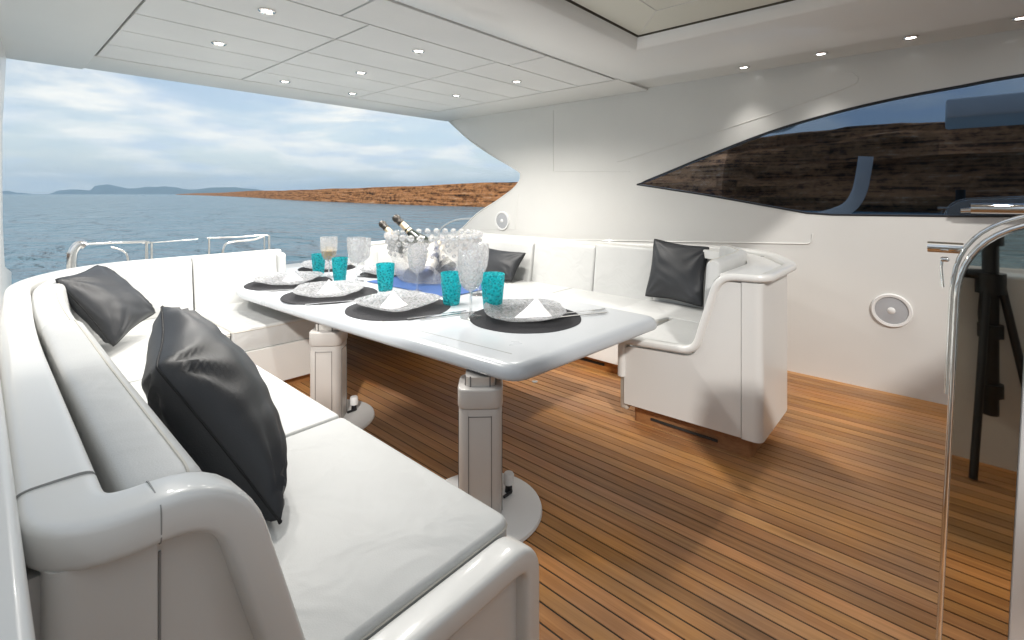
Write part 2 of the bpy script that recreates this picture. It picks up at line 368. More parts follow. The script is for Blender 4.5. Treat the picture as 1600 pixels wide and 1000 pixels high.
# ------------------------------------------------------------------ sea, coast, hills
bm = bmesh.new(); s = 12000
vs = [bm.verts.new((x, y, -2.2)) for x, y in ((-s, -s), (s, -s), (s, s), (-s, s))]; bm.faces.new(vs)
tag(link('sea', bm, 'sea', smooth=0), kind='structure')

def coast(name, base, tops, depth_dir, nsub=14, rows=18, depth=60, amp=2.0, seed=0):
    """cliff face that rises from the water line `base` (x,y) to heights `tops`, with a plateau behind"""
    bm = bmesh.new(); B = smooth_path([(x, y, h) for (x, y), h in zip(base, tops)], nsub)
    D = Vector((*depth_dir, 0)).normalized(); rings = []
    for i, q in enumerate(B):
        ring = []
        sc_ = max(.15, q.z / 14)
        for j in range(rows + 5):
            if j <= rows:
                f = j / rows; stepf = (math.floor(f * 5) + min(1, (f * 5 % 1) * 2.2)) / 5
                z = -2.6 + (q.z + 2.6) * (.35 * f + .65 * min(1, stepf)); off = (1 - (1 - f) ** 1.0) * q.z * .9
            else:
                z = q.z * (1 + .03 * (j - rows)); off = q.z * .9 + (j - rows) * depth / 5
            nn = noise.noise(Vector((q.x * .09 / sc_ * .6 + seed, q.y * .09 / sc_ * .6, z * .35 / sc_))) + .5 * noise.noise(Vector((q.x * .3 / sc_, q.y * .3 / sc_, z / sc_)))
            pt = Vector((q.x, q.y, z)) + D * (off + nn * amp * sc_ * 1.6)
            pt.z += (noise.noise(Vector((q.x * .05 + seed, q.y * .05, j * .3))) * amp * .8 * sc_) * (1 if j > rows * .6 else f)
            ring.append(bm.verts.new(pt))
        rings.append(ring)
    for A, C in zip(rings, rings[1:]):
        for j in range(len(A) - 1): bm.faces.new((A[j], A[j + 1], C[j + 1], C[j]))
    return tag(link(name, bm, 'rock', smooth=25), kind='structure')
# direct view: low ochre headland to port and aft
def dirpx(px, dist):
    a = math.atan2((px - 800) / 750, 1); th = R(48.2) + a
    k = dist / math.cos(a)
    return (math.sin(th) * k, math.cos(th) * k)
pts = [(275, 2300, .4), (300, 1500, 3.2), (340, 900, 3.6), (385, 540, 4.8), (420, 380, 3.8), (470, 270, 3.8), (520, 222, 4.0), (580, 186, 4.1), (640, 162, 4.3), (700, 147, 4.5), (760, 135, 4.8), (830, 126, 5.0), (950, 120, 6), (1150, 130, 9)]
coast('headland', [dirpx(a, b) for a, b, c in pts], [c for a, b, c in pts], (.6, .6), nsub=22, rows=16, depth=90, amp=1.4, seed=3)
# starboard cliff, seen only as a reflection in the dark side window
pts2 = [(20, 1500, 5), (-40, 800, 6), (-90, 420, 7), (-115, 260, 10), (-120, 150, 14), (-118, 80, 17), (-115, 20, 18), (-118, -50, 19), (-120, -140, 20), (-110, -260, 18)]
coast('cliff', [(a, b) for a, b, c in pts2], [c for a, b, c in pts2], (-1, 0), nsub=20, rows=20, depth=60, amp=2.5, seed=9)
# far islands
def hill(px0, px1, dist, prof, seed):
    bm = bmesh.new(); n = 90; rows = 10; rings = []
    for i in range(n + 1):
        px = px0 + (px1 - px0) * i / n
        h = 0; 
        for (a, ha), (b, hb) in zip(prof, prof[1:]):
            if a <= px <= b:
                tt = (px - a) / (b - a); tt = tt * tt * (3 - 2 * tt); h = ha + (hb - ha) * tt
        x, y = dirpx(px, dist); h = h * dist / 750; u = Vector((x, y, 0)).normalized()
        ring = []
        for j in range(-rows, rows + 1):
            f = 1 - abs(j) / rows
            z = h * (math.sin(f * math.pi / 2)) ** 1.3 * (1 + .16 * noise.noise(Vector((px * .05, j * .5, seed)))) - 3
            ring.append(bm.verts.new(Vector((x, y, z)) + u * j * dist * .012))
        rings.append(ring)
    for A, C in zip(rings, rings[1:]):
        for j in range(len(A) - 1): bm.faces.new((A[j], A[j + 1], C[j + 1], C[j]))
    tag(link('hill', bm, 'far_hill', smooth=60), kind='structure')
hill(75, 300, 9000, [(75, .5), (95, 6), (118, 7), (140, 6), (150, 13), (165, 15), (185, 12), (200, 9), (235, 11), (262, 12), (300, 7)], 1)
hill(270, 460, 8200, [(270, 5), (300, 7), (330, 10), (365, 11), (385, 9), (420, 5), (460, 0)], 2)
hill(-60, 60, 11000, [(-60, 4), (-20, 3), (10, 5), (30, 2), (60, 0)], 5)

# ------------------------------------------------------------------ deck
DX0, DX1, DY0, DY1 = -.62, 4.62, -2.4, 6.4
bm = bmesh.new(); box(bm, ((DX0 + DX1) / 2, (DY0 + DY1) / 2, -.045), (DX1 - DX0, DY1 - DY0, .084))
deck = tag(link('deck', bm, 'caulk', smooth=0), kind='structure')
pitch = .0685; gap = .0068
bm = bmesh.new(); box(bm, (0, 0, 0), (pitch - gap, 8.7, .008), .0012, 1)
plank0 = link('plank', bm, 'teak', deck, smooth=20)
n = int((DX1 - DX0) / pitch)
for i in range(n):
    o = plank0 if i == 0 else plank0.copy()
    if i: col.objects.link(o); o.parent = deck
    o.location = (DX0 + .02 + pitch * (i + .5), 2.0, -.004)
bm = bmesh.new(); box(bm, (2.1, 1.9, -1.2), (5.5, 9.2, 2.2), .15, 3); tag(link('hull', bm, 'hull'), 'white yacht hull under the teak cockpit deck', 'hull', kind='structure')
# two small deck fittings
for i, (x, y) in enumerate(((2.62, 2.62), (2.98, 2.42))):
    bm = bmesh.new(); lathe(bm, [(0, .0), (.022, .0), (.024, .003), (.018, .005), (0, .005)], 16)
    o = link('deck_cap', bm, 'chrome'); o.location = (x, y, .0)
    tag(o, ['round steel deck fitting flush in the teak, the one nearer the table', 'round steel deck fitting flush in the teak, the one nearer the right settee'][i], 'deck fitting', 'steel caps in the teak deck')

# ------------------------------------------------------------------ port side wall with the tinted window
WX = 4.6
outer = [(-2.2, -.03), (6.2, -.03), (6.2, .80), (5.62, .86)]
wing = smooth_path([(5.62, .86, 0), (5.157, .96, 0), (4.77, 1.22, 0), (4.397, 1.40, 0), (4.10, 1.56, 0), (3.99, 1.66, 0), (3.97, 1.73, 0), (4.02, 1.80, 0), (4.52, 2.04, 0), (4.95, 2.28, 0), (5.40, 2.60, 0)], 4)
outer = outer[:-1] + [(p.x, p.y) for p in wing] + [(-2.2, 2.60)]
win_top = [(2.367, 1.598), (1.987, 1.735), (1.674, 1.850), (1.124, 2.036), (.655, 2.150), (.252, 2.218), (-.098, 2.255), (-.406, 2.285), (-1.3, 2.33)]
win_bot = [(-1.5, 1.38), (-.406, 1.353), (-.163, 1.345), (.655, 1.332), (.834, 1.341), (1.227, 1.412), (1.674, 1.492)]
window = [(p.x, p.y) for p in smooth_path([(a, b, 0) for a, b in win_top], 4)] + [(-1.5, 2.2)] + win_bot
def holed(bm, outer, hole, x0, x1):
    for x in (x0, x1):
        ed = []
        for lp in (outer, hole):
            vs = [bm.verts.new((x, a, b)) for a, b in lp]
            for i in range(len(vs)): ed.append(bm.edges.new((vs[i], vs[(i + 1) % len(vs)])))
        bmesh.ops.triangle_fill(bm, use_beauty=True, edges=ed)
    for lp in (outer, hole):
        n = len(lp)
        for i in range(n):
            a, b = lp[i], lp[(i + 1) % n]
            bm.faces.new([bm.verts.new(q) for q in ((x0, *a), (x0, *b), (x1, *b), (x1, *a))])
    bmesh.ops.remove_doubles(bm, verts=bm.verts, dist=.0005)
bm = bmesh.new(); holed(bm, outer, window, WX, WX + .14)
wall = link('wall', bm, 'gelcoat', smooth=40)
tag(wall, 'white moulded cockpit side wall with the dark pointed window', 'wall', kind='structure')
# edge trim of the wing
bm = bmesh.new(); tube(bm, [(WX + .004, p.x - .0, p.y) for p in wing[1:]], .012, 8); link('edge_trim', bm, 'gelcoat_roof', wall)
# window parts
wi = empty('side_window', (WX, .4, 1.35), 'dark tinted pointed window in the white side wall, reflecting the cliff', 'window')
bm = bmesh.new()
vs = [bm.verts.new((WX + .022, a, b)) for a, b in window]; ed = [bm.edges.new((vs[i], vs[(i + 1) % len(vs)])) for i in range(len(vs))]
bmesh.ops.triangle_fill(bm, use_beauty=True, edges=ed); under(link('pane', bm, 'tinted_glass', smooth=0), wi)
bm = bmesh.new(); sweep(bm, [(WX + .006, a, b) for a, b in window], sup(.010, .009, 8, .6), lat0=(1, 0, 0), closed=True)
under(link('frame', bm, 'frame_dark'), wi)
# dark box added behind the pane so that the reflection dominates
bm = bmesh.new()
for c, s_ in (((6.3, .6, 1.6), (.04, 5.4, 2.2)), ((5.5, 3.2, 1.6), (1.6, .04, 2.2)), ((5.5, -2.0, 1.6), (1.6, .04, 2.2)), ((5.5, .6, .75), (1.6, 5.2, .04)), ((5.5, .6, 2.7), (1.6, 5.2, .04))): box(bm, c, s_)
backing = tag(link('window_backing', bm, 'backing_dark', smooth=0), kind='structure')
bm = bmesh.new(); sweep(bm, smooth_path([(-.28, 1.75, 1.06), (-.28, 1.45, 1.12), (-.28, 1.15, 1.26), (-.28, 1.00, 1.50), (-.28, .93, 1.85), (-.28, .90, 2.10), (-.28, .90, 2.58)][:6], 6), sup(.05, .10, 20, .5), lat0=(1, 0, 0))
tag(place(link('strut', bm, 'white_plastic', smooth=60), (-.28, 1.4, 1.06)), 'pale curved strut on the left side wall, mirrored in the dark window', 'strut')
# styling beads on the wall
def bead(name, pts, r=.006, x=WX - .001, mt='gelcoat'):
    bm = bmesh.new(); tube(bm, [(x, a, b) for a, b in pts], r, 6); return link(name, bm, mt, wall)
bead('moulding', [(p.x, p.y) for p in rp_([(5.0, .895), (4.576, .904), (2.7, .992), (.80, 1.087), (.79, 1.17)], [0, 0, 0, .05, 0], closed=False)])
bead('moulding', [(p.x, p.y) for p in smooth_path([(2.6, 1.84, 0), (1.603, 2.07, 0), (1.0, 2.22, 0), (.57, 2.338, 0), (.485, 2.39, 0), (.52, 2.45, 0), (.604, 2.466, 0)], 5)], .0045)
bead('moulding', [(3.447, 2.50), (3.447, 1.767), (2.45, 1.735)], .0035)
bead('moulding', [(p.x, p.y) for p in rp_([(4.75, 1.02), (4.05, 1.05), (4.02, 1.50)], .04, closed=False)], .003)
# hinge/scupper marks and wall speakers
def speaker(y, z, r, label):
    e = empty('speaker', (WX, y, z), label, 'speaker', 'round speakers let into the side wall')
    rot = Matrix.Rotation(R(-90), 4, 'Y')
    for nm, pr, mt in (('bezel', [(r, 0), (r, .010), (r * .96, .016), (r * .82, .014), (r * .80, .006), (r * .80, 0)], 'white_plastic'), ('grille', [(0, .012), (r * .3, .011), (r * .79, .008), (r * .79, .001)], 'speaker_grey'), ('dust_cap', [(0, .021), (r * .12, .019), (r * .2, .013)], 'white_plastic')):
        bm = bmesh.new(); lathe(bm, pr, 32); bmesh.ops.transform(bm, matrix=rot, verts=bm.verts); link(nm, bm, mt, e)
speaker(.279, .623, .125, 'grey round speaker low on the white wall beside the walkway')
speaker(4.281, 1.148, .125, 'pale round speaker on the wall wing above the far end of the right settee')
# scuff marks
# ------------------------------------------------------------------ roof
ZR = 2.57
roof = empty('roof', (2.1, 3.5, ZR), 'white hardtop roof over the cockpit with square lining panels', 'roof', kind='structure')
def r_box(name, x0, x1, y0, y1, z0, z1, mt='gelcoat_roof', bev=0):
    bm = bmesh.new(); box(bm, ((x0 + x1) / 2, (y0 + y1) / 2, (z0 + z1) / 2), (x1 - x0, y1 - y0, z1 - z0), bev, 3); return under(link(name, bm, mt), roof)
PX0, PX1, PY0, PY1 = .62, 3.98, 2.27, 4.86
r_box('roof_shell', -.1, 4.75, 2.22, 5.42, ZR + .012, ZR + .34, 'gelcoat_roof', .03)     # lies above the panels
# soffit round the panels
r_box('soffit', -.1, PX0 - .014, 3.0, 5.40, ZR - .02, ZR + .010, bev=.006)
r_box('soffit', PX1 + .008, 4.598, 2.24, 5.40, ZR - .008, ZR + .010, bev=.004)
r_box('soffit', PX0 - .012, PX1 + .006, PY1 + .008, 5.40, ZR - .008, ZR + .010, bev=.004)
ys = [2.27, 2.68, 3.11, 3.55, 3.98, 4.42, 4.86]; xs = [.62, 1.655, 2.81, 3.98]
for j in range(6):
    xx = [.62, 1.46, 2.95, 3.98] if j == 0 else xs
    for i in range(3):
        if j == 0 and i == 0: pass
        g = .0065
        bm = bmesh.new(); box(bm, ((xx[i] + xx[i + 1]) / 2, (ys[j] + ys[j + 1]) / 2, ZR + .003), (xx[i + 1] - xx[i] - 2 * g, ys[j + 1] - ys[j] - 2 * g, .016), .0025, 1)
        under(link('panel', bm, 'roof_panel', smooth=20), roof)
r_box('panel_backing', .61, 3.99, 2.26, 4.87, ZR + .0112, ZR + .013, 'groove')
# aft beam of the sunroof opening (convex fascia), runs athwartships
prof = smooth_path([(2.262, ZR + .004, 0), (2.20, ZR - .004, 0), (2.08, ZR + .0, 0), (1.96, ZR + .03, 0), (1.86, ZR + .08, 0), (1.81, ZR + .135, 0), (1.795, ZR + .17, 0)], 5)
def frame_path(bm, o, flip=1):
    """fascia that runs along the aft beam then turns forward along the port side"""
    P = [(p.x, p.y) for p in prof]; k = []
    for a, z in P:
        dd = a - 1.795                       # distance outwards from the opening's edge
        xs_ = 3.50 + dd * 1.5
        k.append([(-.1, a, z), (xs_, a, z), (xs_ , a - .0, z), (3.50 + dd * 1.5, -2.2, z)])
    rows = [[bm.verts.new(q) for q in (r[0], r[1], r[3])] for r in k]
    for A, B in zip(rows, rows[1:]):
        for j in range(2): bm.faces.new((A[j], A[j + 1], B[j + 1], B[j]))
bm = bmesh.new(); frame_path(bm, None); mat('gelcoat_beam_lit', (.84, .84, .82), .3, coat=.3, var=(1.1, .04)); f = link('hatch_surround', bm, 'gelcoat_beam_lit', smooth=50); under(f, roof)  # beam gets a lighter gelcoat copy: brightness put into the colour
# upstand and dark seal, then the sliding panel
bm = bmesh.new()
for a, b in (((-.1, 1.795), (3.5, 1.795)), ((3.5, 1.795), (3.5, -2.2))):
    bm.faces.new([bm.verts.new(q) for q in ((*a, ZR + .17), (*b, ZR + .17), (*b, ZR + .24), (*a, ZR + .24))])
mat('seal_brown', (.10, .085, .065), .7); under(link('hatch_seal', bm, 'seal_brown', smooth=0), roof)
# port soffit with the lights
bm = bmesh.new()
pr = [(4.598, ZR + .03), (4.598, ZR + .018), (4.25, ZR + .018), (4.235, ZR + .012), (4.215, ZR + .014), (4.205, ZR + .03), (4.16, ZR + .045), (4.10, ZR + .045)]
rows = [[bm.verts.new((x, y, z)) for x, z in pr] for y in (2.24, -2.2)]
for j in range(len(pr) - 1): bm.faces.new((rows[0][j], rows[0][j + 1], rows[1][j + 1], rows[1][j]))
under(link('soffit', bm, 'gelcoat_roof', smooth=40), roof)
r_box('roof_shell', 3.5, 4.75, -2.2, 2.22, ZR + .20, ZR + .34, 'gelcoat_roof')
r_box('added_sun_shade', -1.75, -.104, -2.6, -.05, ZR + .02, ZR + .30, bev=.04)  # slab added out of view to keep the sun off the near seat
hp = empty('sunroof', (2.7, .9, ZR + .19), 'cream lined sliding sunroof panel seen in the roof opening at top right', 'sunroof')
bm = bmesh.new(); box(bm, (2.625, .625, ZR + .206), (1.735, 2.32, .05), .006, 2); under(link('lining', bm, 'hatch_lining'), hp)
bm = bmesh.new()
tube(bm, [(1.9, 1.45, ZR + .180), (3.1, 1.45, ZR + .180)], .0035, 6); tube(bm, [(3.1, 1.45, ZR + .180), (3.1, -.4, ZR + .180)], .0035, 6); tube(bm, [(3.1, 1.45, ZR + .180), (3.42, 1.72, ZR + .180)], .003, 6); under(link('seam', bm, 'gelcoat_roof'), hp)

# downlights
def downlight(x, y, z, label, power=78, r=.047, spot=150):
    e = empty('downlight', (x, y, z), label, 'ceiling light', 'round recessed downlights in the roof lining')
    bm = bmesh.new(); lathe(bm, [(r, 0), (r, -.005), (r * .86, -.010), (r * .66, -.006), (r * .60, .001)], 28); link('trim', bm, 'chrome', e)
    bm = bmesh.new(); lathe(bm, [(0, -.004), (r * .3, -.0055), (r * .60, -.004)], 20); link('lens', bm, 'lamp_glow', e)
    ld = bpy.data.lights.new('lamp', 'SPOT'); ld.energy = power; ld.color = (1, .96, .90); ld.spot_size = R(spot); ld.spot_blend = .9; ld.shadow_soft_size = .05
    lo = bpy.data.objects.new('lamp', ld); col.objects.link(lo); lo.parent = e; lo.location = (0, 0, -.03)
    return e
for x, y, lb in ((1.129, 2.918, 'largest glowing downlight, nearest the top edge on the left of the lining'), (1.146, 3.798, 'second downlight of the left column, behind the largest one'), (1.20, 4.66, None),
    (1.95, 4.62, 'small downlight close to the roof edge over the sea, leftmost of the far row'), (2.251, 3.786, 'middle downlight of the centre column of the lining'), (2.66, 4.64, 'tiny downlight furthest aft in the centre of the lining'),
    (2.196, 2.895, 'bright downlight in the centre panel nearest the sunroof beam'), (3.41, 2.99, 'bright downlight in the right panel nearest the side wall and beam'), (3.46, 3.90, 'small downlight in the right column above the wall wing')):
    if lb: downlight(x, y, ZR - .006, lb)
for x, y, lb in ((4.392, 1.262, 'soffit light above the tip of the dark window, leftmost of the row over the wall'), (4.364, .693, 'second soffit light from the left over the side wall'), (4.326, .157, 'third soffit light from the left, over the blue reflection'), (4.30, -.37, 'soffit light cut by the right edge of the photo')):
    downlight(x, y, ZR + .017, lb, 12, spot=80)

# ------------------------------------------------------------------ starboard side: low bulwark and high wing at the far left
bm = bmesh.new(); box(bm, (-.178, 1.2, .51), (.44, 5.2, 1.08), .015, 3); sb = link('bulwark', bm, 'gelcoat')
tag(sb, 'white bulwark wall outside the left settee, at the lower left edge', 'wall', kind='structure')
bm = bmesh.new(); box(bm, (.0445, .8, .62), (.004, 1.6, .004)); link('groove', bm, 'groove', sb)
bm = bmesh.new()
wp = [(p.x, p.y) for p in rp_([(4.0, 1.72), (5.2, .96), (6.2, .8), (6.2, -.03), (3.8, -.03), (3.8, 1.0), (3.7, 1.72), (4.2, 2.1), (5.4, 2.58), (4.0, 2.58), (2.9, 2.58)][::-1], .0)]
wp = [(4.3, -.03), (6.2, -.03), (6.2, .8), (5.2, .96), (4.78, 1.3), (4.78, 2.0), (5.4, 2.56), (4.3, 2.56)][0:0] + [(4.7, -.03), (6.2, -.03), (6.2, .8), (5.2, .96), (4.95, 1.3), (4.95, 2.0), (5.4, 2.56), (4.7, 2.56)]
prism(bm, wp, -.02, -.16, plane='YZ')
for v in bm.verts: v.co.x += (v.co.y - 3.6) * .07 + .055
tag(link('wall', bm, 'gelcoat'), 'white wing of the left side wall, only its edge showing at the far left', 'wall', kind='structure')

bm = bmesh.new(); box(bm, (2.45, -2.42, 1.28), (4.5, .10, 2.60)); bk = tag(link('bulkhead', bm, 'gelcoat'), kind='structure')
bm = bmesh.new(); box(bm, (2.3, -2.365, 1.08), (2.6, .006, 2.0)); link('saloon_door', bm, 'tinted_glass', bk)
# ------------------------------------------------------------------ settees
def cushion_poly(name, pts, rad, z0, z1, parent, mt='vinyl', bev=.035, seg=4, piping=True, crown=.0):
    P = [(p.x, p.y) for p in rp_([(a, b, 0) for a, b in pts], rad, 4)]
    bm = bmesh.new(); prism(bm, P, z0, z1, bev=min(bev, (z1 - z0) * .45), seg=seg, top=True, bottom=True)
    o = under(link(name, bm, mt, smooth=50), parent)
    if piping:
        bm = bmesh.new(); z = z1 - bev * .62
        c = Vector((sum(a for a, b in P) / len(P), sum(b for a, b in P) / len(P), 0))
        tube(bm, [(a, b, z) for a, b in P] + [(P[0][0], P[0][1], z)], .0035, 5)
        s_ = link('piping', bm, 'vinyl_side'); s_.parent = o; s_.matrix_parent_inverse = o.matrix_parent_inverse.copy()
        s_.matrix_parent_inverse = Matrix.Identity(4)
    return o
def back_block(name, path, section, parent, mt='vinyl', endr=.05, z_add=None):
    """upholstered back: section (lateral,up) swept along path with softened ends"""
    P = [Vector(p) for p in path]
    # resample ends for rounding
    L0 = (P[1] - P[0]).normalized(); L1 = (P[-1] - P[-2]).normalized()
    def ring(p, tan, s):
        return p, s
    pts, scl = [], []
    for k in range(5):
        a = k / 4 * math.pi / 2; pts.append(P[0] + L0 * endr * (1 - math.cos(math.pi / 2 - a) if False else math.sin(a) * 0 + (1 - math.cos(a)))); scl.append(.80 + .20 * math.sin(a))
    body = P[1:-1]
    for q in body: pts.append(q); scl.append(1)
    for k in range(4, -1, -1):
        a = k / 4 * math.pi / 2; pts.append(P[-1] - L1 * endr * (1 - math.cos(a))); scl.append(.80 + .20 * math.sin(a))
    bm = bmesh.new()
    # section centred so scaling shrinks towards its centre
    cu = sum(u for u, v in section) / len(section); cv = sum(v for u, v in section) / len(section)
    rings = []; n = len(pts)
    for i in range(n):
        t = ((pts[i + 1] if i < n - 1 else pts[i]) - (pts[i - 1] if i else pts[i])); t.z = 0; t.normalize()
        lat = Vector((-t.y, t.x, 0))
        rings.append([bm.verts.new(pts[i] + lat * (cu + (u - cu) * scl[i]) + Vector((0, 0, cv + (v - cv) * (.96 + .04 * (scl[i] - .8) / .2)))) for u, v in section])
    m = len(section)
    for A, B in zip(rings, rings[1:]):
        for j in range(m): bm.faces.new((A[j], A[(j + 1) % m], B[(j + 1) % m], B[j]))
    bm.faces.new(rings[0][::-1]); bm.faces.new(rings[-1])
    mu = max(u for u, v in section); mv_ = max(v for u, v in section)
    ia = min(range(m), key=lambda j: -section[j][1] * 3 - section[j][0]); lines = [[r[ia].co.copy() for r in rings]]
    ob = under(link(name, bm, mt, smooth=60), parent)
    for ln_ in lines:
        bm = bmesh.new(); tube(bm, ln_, .0032, 5); q_ = link('piping', bm, 'vinyl_side'); q_.parent = ob
    return ob
def section(h, wt, wb, r=.04):
    # u: 0 at outboard face, + towards the seat (path direction chosen so), v height from base
    pts = [(0, 0), (wb, 0), (wt, h), (0.01, h)]
    return [(p.x, p.y) for p in rp_([(a, b, 0) for a, b in pts], [.01, .02, r, r * .7], 5)]

# ---- starboard (left) settee
ss = empty('settee', (.6, 2.9, 0), 'white L-shaped settee in the left foreground with moulded armrest and two dark cushions', 'settee', 'white upholstered cockpit settees')
cap_path2 = rp_([(2.02, 4.93, .915), (.62, 4.86, .93), (.17, 4.15, .945), (.098, 2.5, .965), (.088, .925, 1.0), (.285, .925, 1.0), (.435, .925, .46), (1.075, .925, .46), (1.075, .925, .10)],
                [0, .4, .5, .5, .09, .14, .09, .07, 0], 8, closed=False)
bm = bmesh.new(); sweep(bm, cap_path2, sup(.050, .034, 28, .40)); under(link('cap_rail', bm, 'gelcoat'), ss)
# end panel below the cap
bm = bmesh.new()
pp = [(.15, .06), (.15, .985)] + [(p.x, p.y) for p in rp_([(.16, .985, 0), (.275, .99, 0), (.43, .45, 0), (1.07, .45, 0), (1.07, .06, 0)], [0, .13, .08, .06, 0], 6, closed=False)]
prism(bm, pp, .915, .975, plane='XZ'); under(link('end_panel', bm, 'gelcoat'), ss)
bm = bmesh.new(); box(bm, (.193, .9135, .5), (.003, .003, .88)); under(link('groove', bm, 'groove'), ss)
def joint(path, lat0=None):
    bm = bmesh.new(); sweep(bm, path, sup(.0506, .0346, 28, .40), lat0=lat0); under(link('seam', bm, 'groove'), ss)
bm = bmesh.new(); prism(bm, [(p.x, p.y) for p in rp_([(.062, .905, 0), (.188, .905, 0), (.188, .985, 0), (.062, .985, 0)], [.10, 0, 0, 0], 10)], .02, .975); under(link('corner_panel', bm, 'gelcoat'), ss)
joint([(.0875, 1.075, 1.0), (.0875, 1.0732, 1.0)]); joint([(.186, .925, 1.0), (.1878, .925, 1.0)])
# outer coaming shell
coam = rp_([(2.02, 4.95, 0), (.60, 4.88, 0), (.145, 4.16, 0), (.085, 2.5, 0), (.08, .96, 0)], [0, .4, .5, .5, 0], 8, closed=False)
bm = bmesh.new()
zt = lambda p: .955 if p.y < 3 else .925
rings = []
for i, p in enumerate(coam):
    a = coam[max(0, i - 1)]; b = coam[min(len(coam) - 1, i + 1)]; t = (b - a).normalized(); lat = Vector((t.y, -t.x, 0)) * -1
    o_, n_ = p - lat * 0 + Vector((0, 0, 0)), p + lat * .06
    rings.append([bm.verts.new((q.x, q.y, z)) for q, z in ((p - lat * .03, .02), (p + lat * .03, .02), (p + lat * .03, zt(p)), (p - lat * .03, zt(p)))])
for A, B in zip(rings, rings[1:]):
    for j in range(4): bm.faces.new((A[j], A[(j + 1) % 4], B[(j + 1) % 4], B[j]))
bm.faces.new(rings[0]); bm.faces.new(rings[-1]); under(link('coaming', bm, 'gelcoat'), ss)
# seat base and toe kick
basep = [(p.x, p.y) for p in rp_([(.13, .975, 0), (1.06, .975, 0), (1.06, 3.78, 0), (1.92, 3.74, 0), (1.98, 4.86, 0), (.60, 4.80, 0), (.19, 4.1, 0)], [0, .05, .12, .10, .05, .3, .4], 6)]
bm = bmesh.new(); prism(bm, basep, .07, .345, plane='XY'); under(link('base', bm, 'gelcoat'), ss)
kp = [(a - (.05 if a > .9 else -.02), b + (.05 if (b < 4.2 and a > 1.0) else 0)) for a, b in basep]
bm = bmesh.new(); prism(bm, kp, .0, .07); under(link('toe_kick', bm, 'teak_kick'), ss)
# seat cushions
Zs = .505
cushion_poly('seat_cushion', [(.30, .985), (1.10, .985), (1.10, 2.005), (.30, 2.005)], [.02, .045, .03, .02], .345, Zs, ss)
cushion_poly('seat_cushion', [(.30, 2.015), (1.10, 2.015), (1.10, 3.20), (.30, 3.20)], [.02, .03, .03, .02], .345, Zs, ss)
cushion_poly('seat_cushion', [(.30, 3.21), (1.10, 3.21), (1.10, 3.80), (1.22, 3.80), (1.22, 4.72), (.70, 4.70), (.34, 4.15)], [.02, .03, .1, .01, .02, .3, .3], .345, Zs, ss)
cushion_poly('seat_cushion', [(1.23, 3.79), (1.93, 3.75), (1.97, 4.72), (1.23, 4.72)], [.02, .10, .03, .02], .345, Zs + .015, ss)
# back cushions  (path direction such that lateral points to the seat)
sec = section(.50, .13, .20)
def bc(pts, z, sec_=None, nm='back_cushion', endr=.05, par=None):
    pts = [(a, b, z if isinstance(z, (int, float)) else z[i]) for i, (a, b) in enumerate(pts)]
    return back_block(nm, pts, sec_ or sec, par or ss, endr=endr)
# path runs aft->forward? lateral = (-ty, tx): for +X lateral, tangent must be -Y
cA = [(p.x, p.y) for p in rp_([(.60, 4.72, 0), (.215, 4.02, 0), (.165, 3.2, 0), (.16, 2.62, 0)], [0, .45, .3, 0], 6, closed=False)]
cB = [(.16, 2.60), (.158, 2.2), (.155, 1.8), (.155, 1.4), (.155, 1.01)]
bc([(.66, 4.78)] + cA[1:], [.475] * (len(cA) + 0), endr=.05)
bc(cB, .50)
# stern backs: lateral -Y => tangent -X... (-ty,tx)=(0,-1) => t=(-1,0)
secs = section(.445, .10, .16, .045)
bc([(1.225, 4.845), (1.0, 4.84), (.8, 4.81), (.62, 4.74)], .50, secs, endr=.03)
bc([(1.93, 4.875), (1.7, 4.87), (1.45, 4.86), (1.235, 4.85)], .50, section(.465, .10, .16, .045), endr=.03)
bm = bmesh.new(); box(bm, (1.985, 4.84, .70), (.085, .17, .46), .035, 4); under(link('arm_pad', bm, 'vinyl'), ss)

# ---- port (right) settee
ps = empty('settee', (3.3, 2.6, 0), 'white U-shaped settee along the right wall with stepped moulded end and teak toe kick', 'settee', 'white upholstered cockpit settees')
# moulded end: stepped profile in YZ, from X 2.86 to 3.6
stp = [(p.x, p.y) for p in rp_([(1.56, .12, 0), (1.56, .50, 0), (1.10, .52, 0), (.97, .995, 0), (.845, .995, 0), (.845, .12, 0)], [0, .05, .07, .06, 0, 0], 6)]
body = [(p.x, p.y) for p in rp_([(2.92, .775, 0), (3.50, .765, 0), (4.08, 1.02, 0), (4.30, 1.45, 0), (4.30, 1.62, 0), (2.88, 1.58, 0)], [.06, .09, .3, .2, 0, .04], 7)]
bm = bmesh.new(); prism(bm, body, .115, .40, plane='XY'); under(link('base', bm, 'gelcoat'), ps)
# inboard profile panel
bm = bmesh.new(); prism(bm, stp, 2.872, 2.93, plane='YZ'); 
for v in bm.verts: v.co.x += (1.15 - v.co.y) * .05
under(link('end_panel', bm, 'gelcoat'), ps)
# forward face + outboard rounded shell up to cap
sh = rp_([(2.8885, .842, 0), (2.892, .737, 0), (3.52, .735, 0), (4.06, 1.02, 0), (4.28, 1.45, 0), (4.32, 2.2, 0), (4.36, 4.75, 0)], [0, .06, .09, .32, .3, .3, 0], 8, closed=False)
bm = bmesh.new(); rings = []
for i, p in enumerate(sh):
    a = sh[max(0, i - 1)]; b = sh[min(len(sh) - 1, i + 1)]; t = (b - a).normalized(); lat = Vector((-t.y, t.x, 0))
    rings.append([bm.verts.new((q.x, q.y, z)) for q, z in ((p, .115), (p + lat * .05, .115), (p + lat * .05, 1.0), (p, 1.0))])
for A, B in zip(rings, rings[1:]):
    for j in range(4): bm.faces.new((A[j], A[(j + 1) % 4], B[(j + 1) % 4], B[j]))
bm.faces.new(rings[0]); bm.faces.new(rings[-1]); under(link('shell', bm, 'gelcoat', smooth=50), ps)
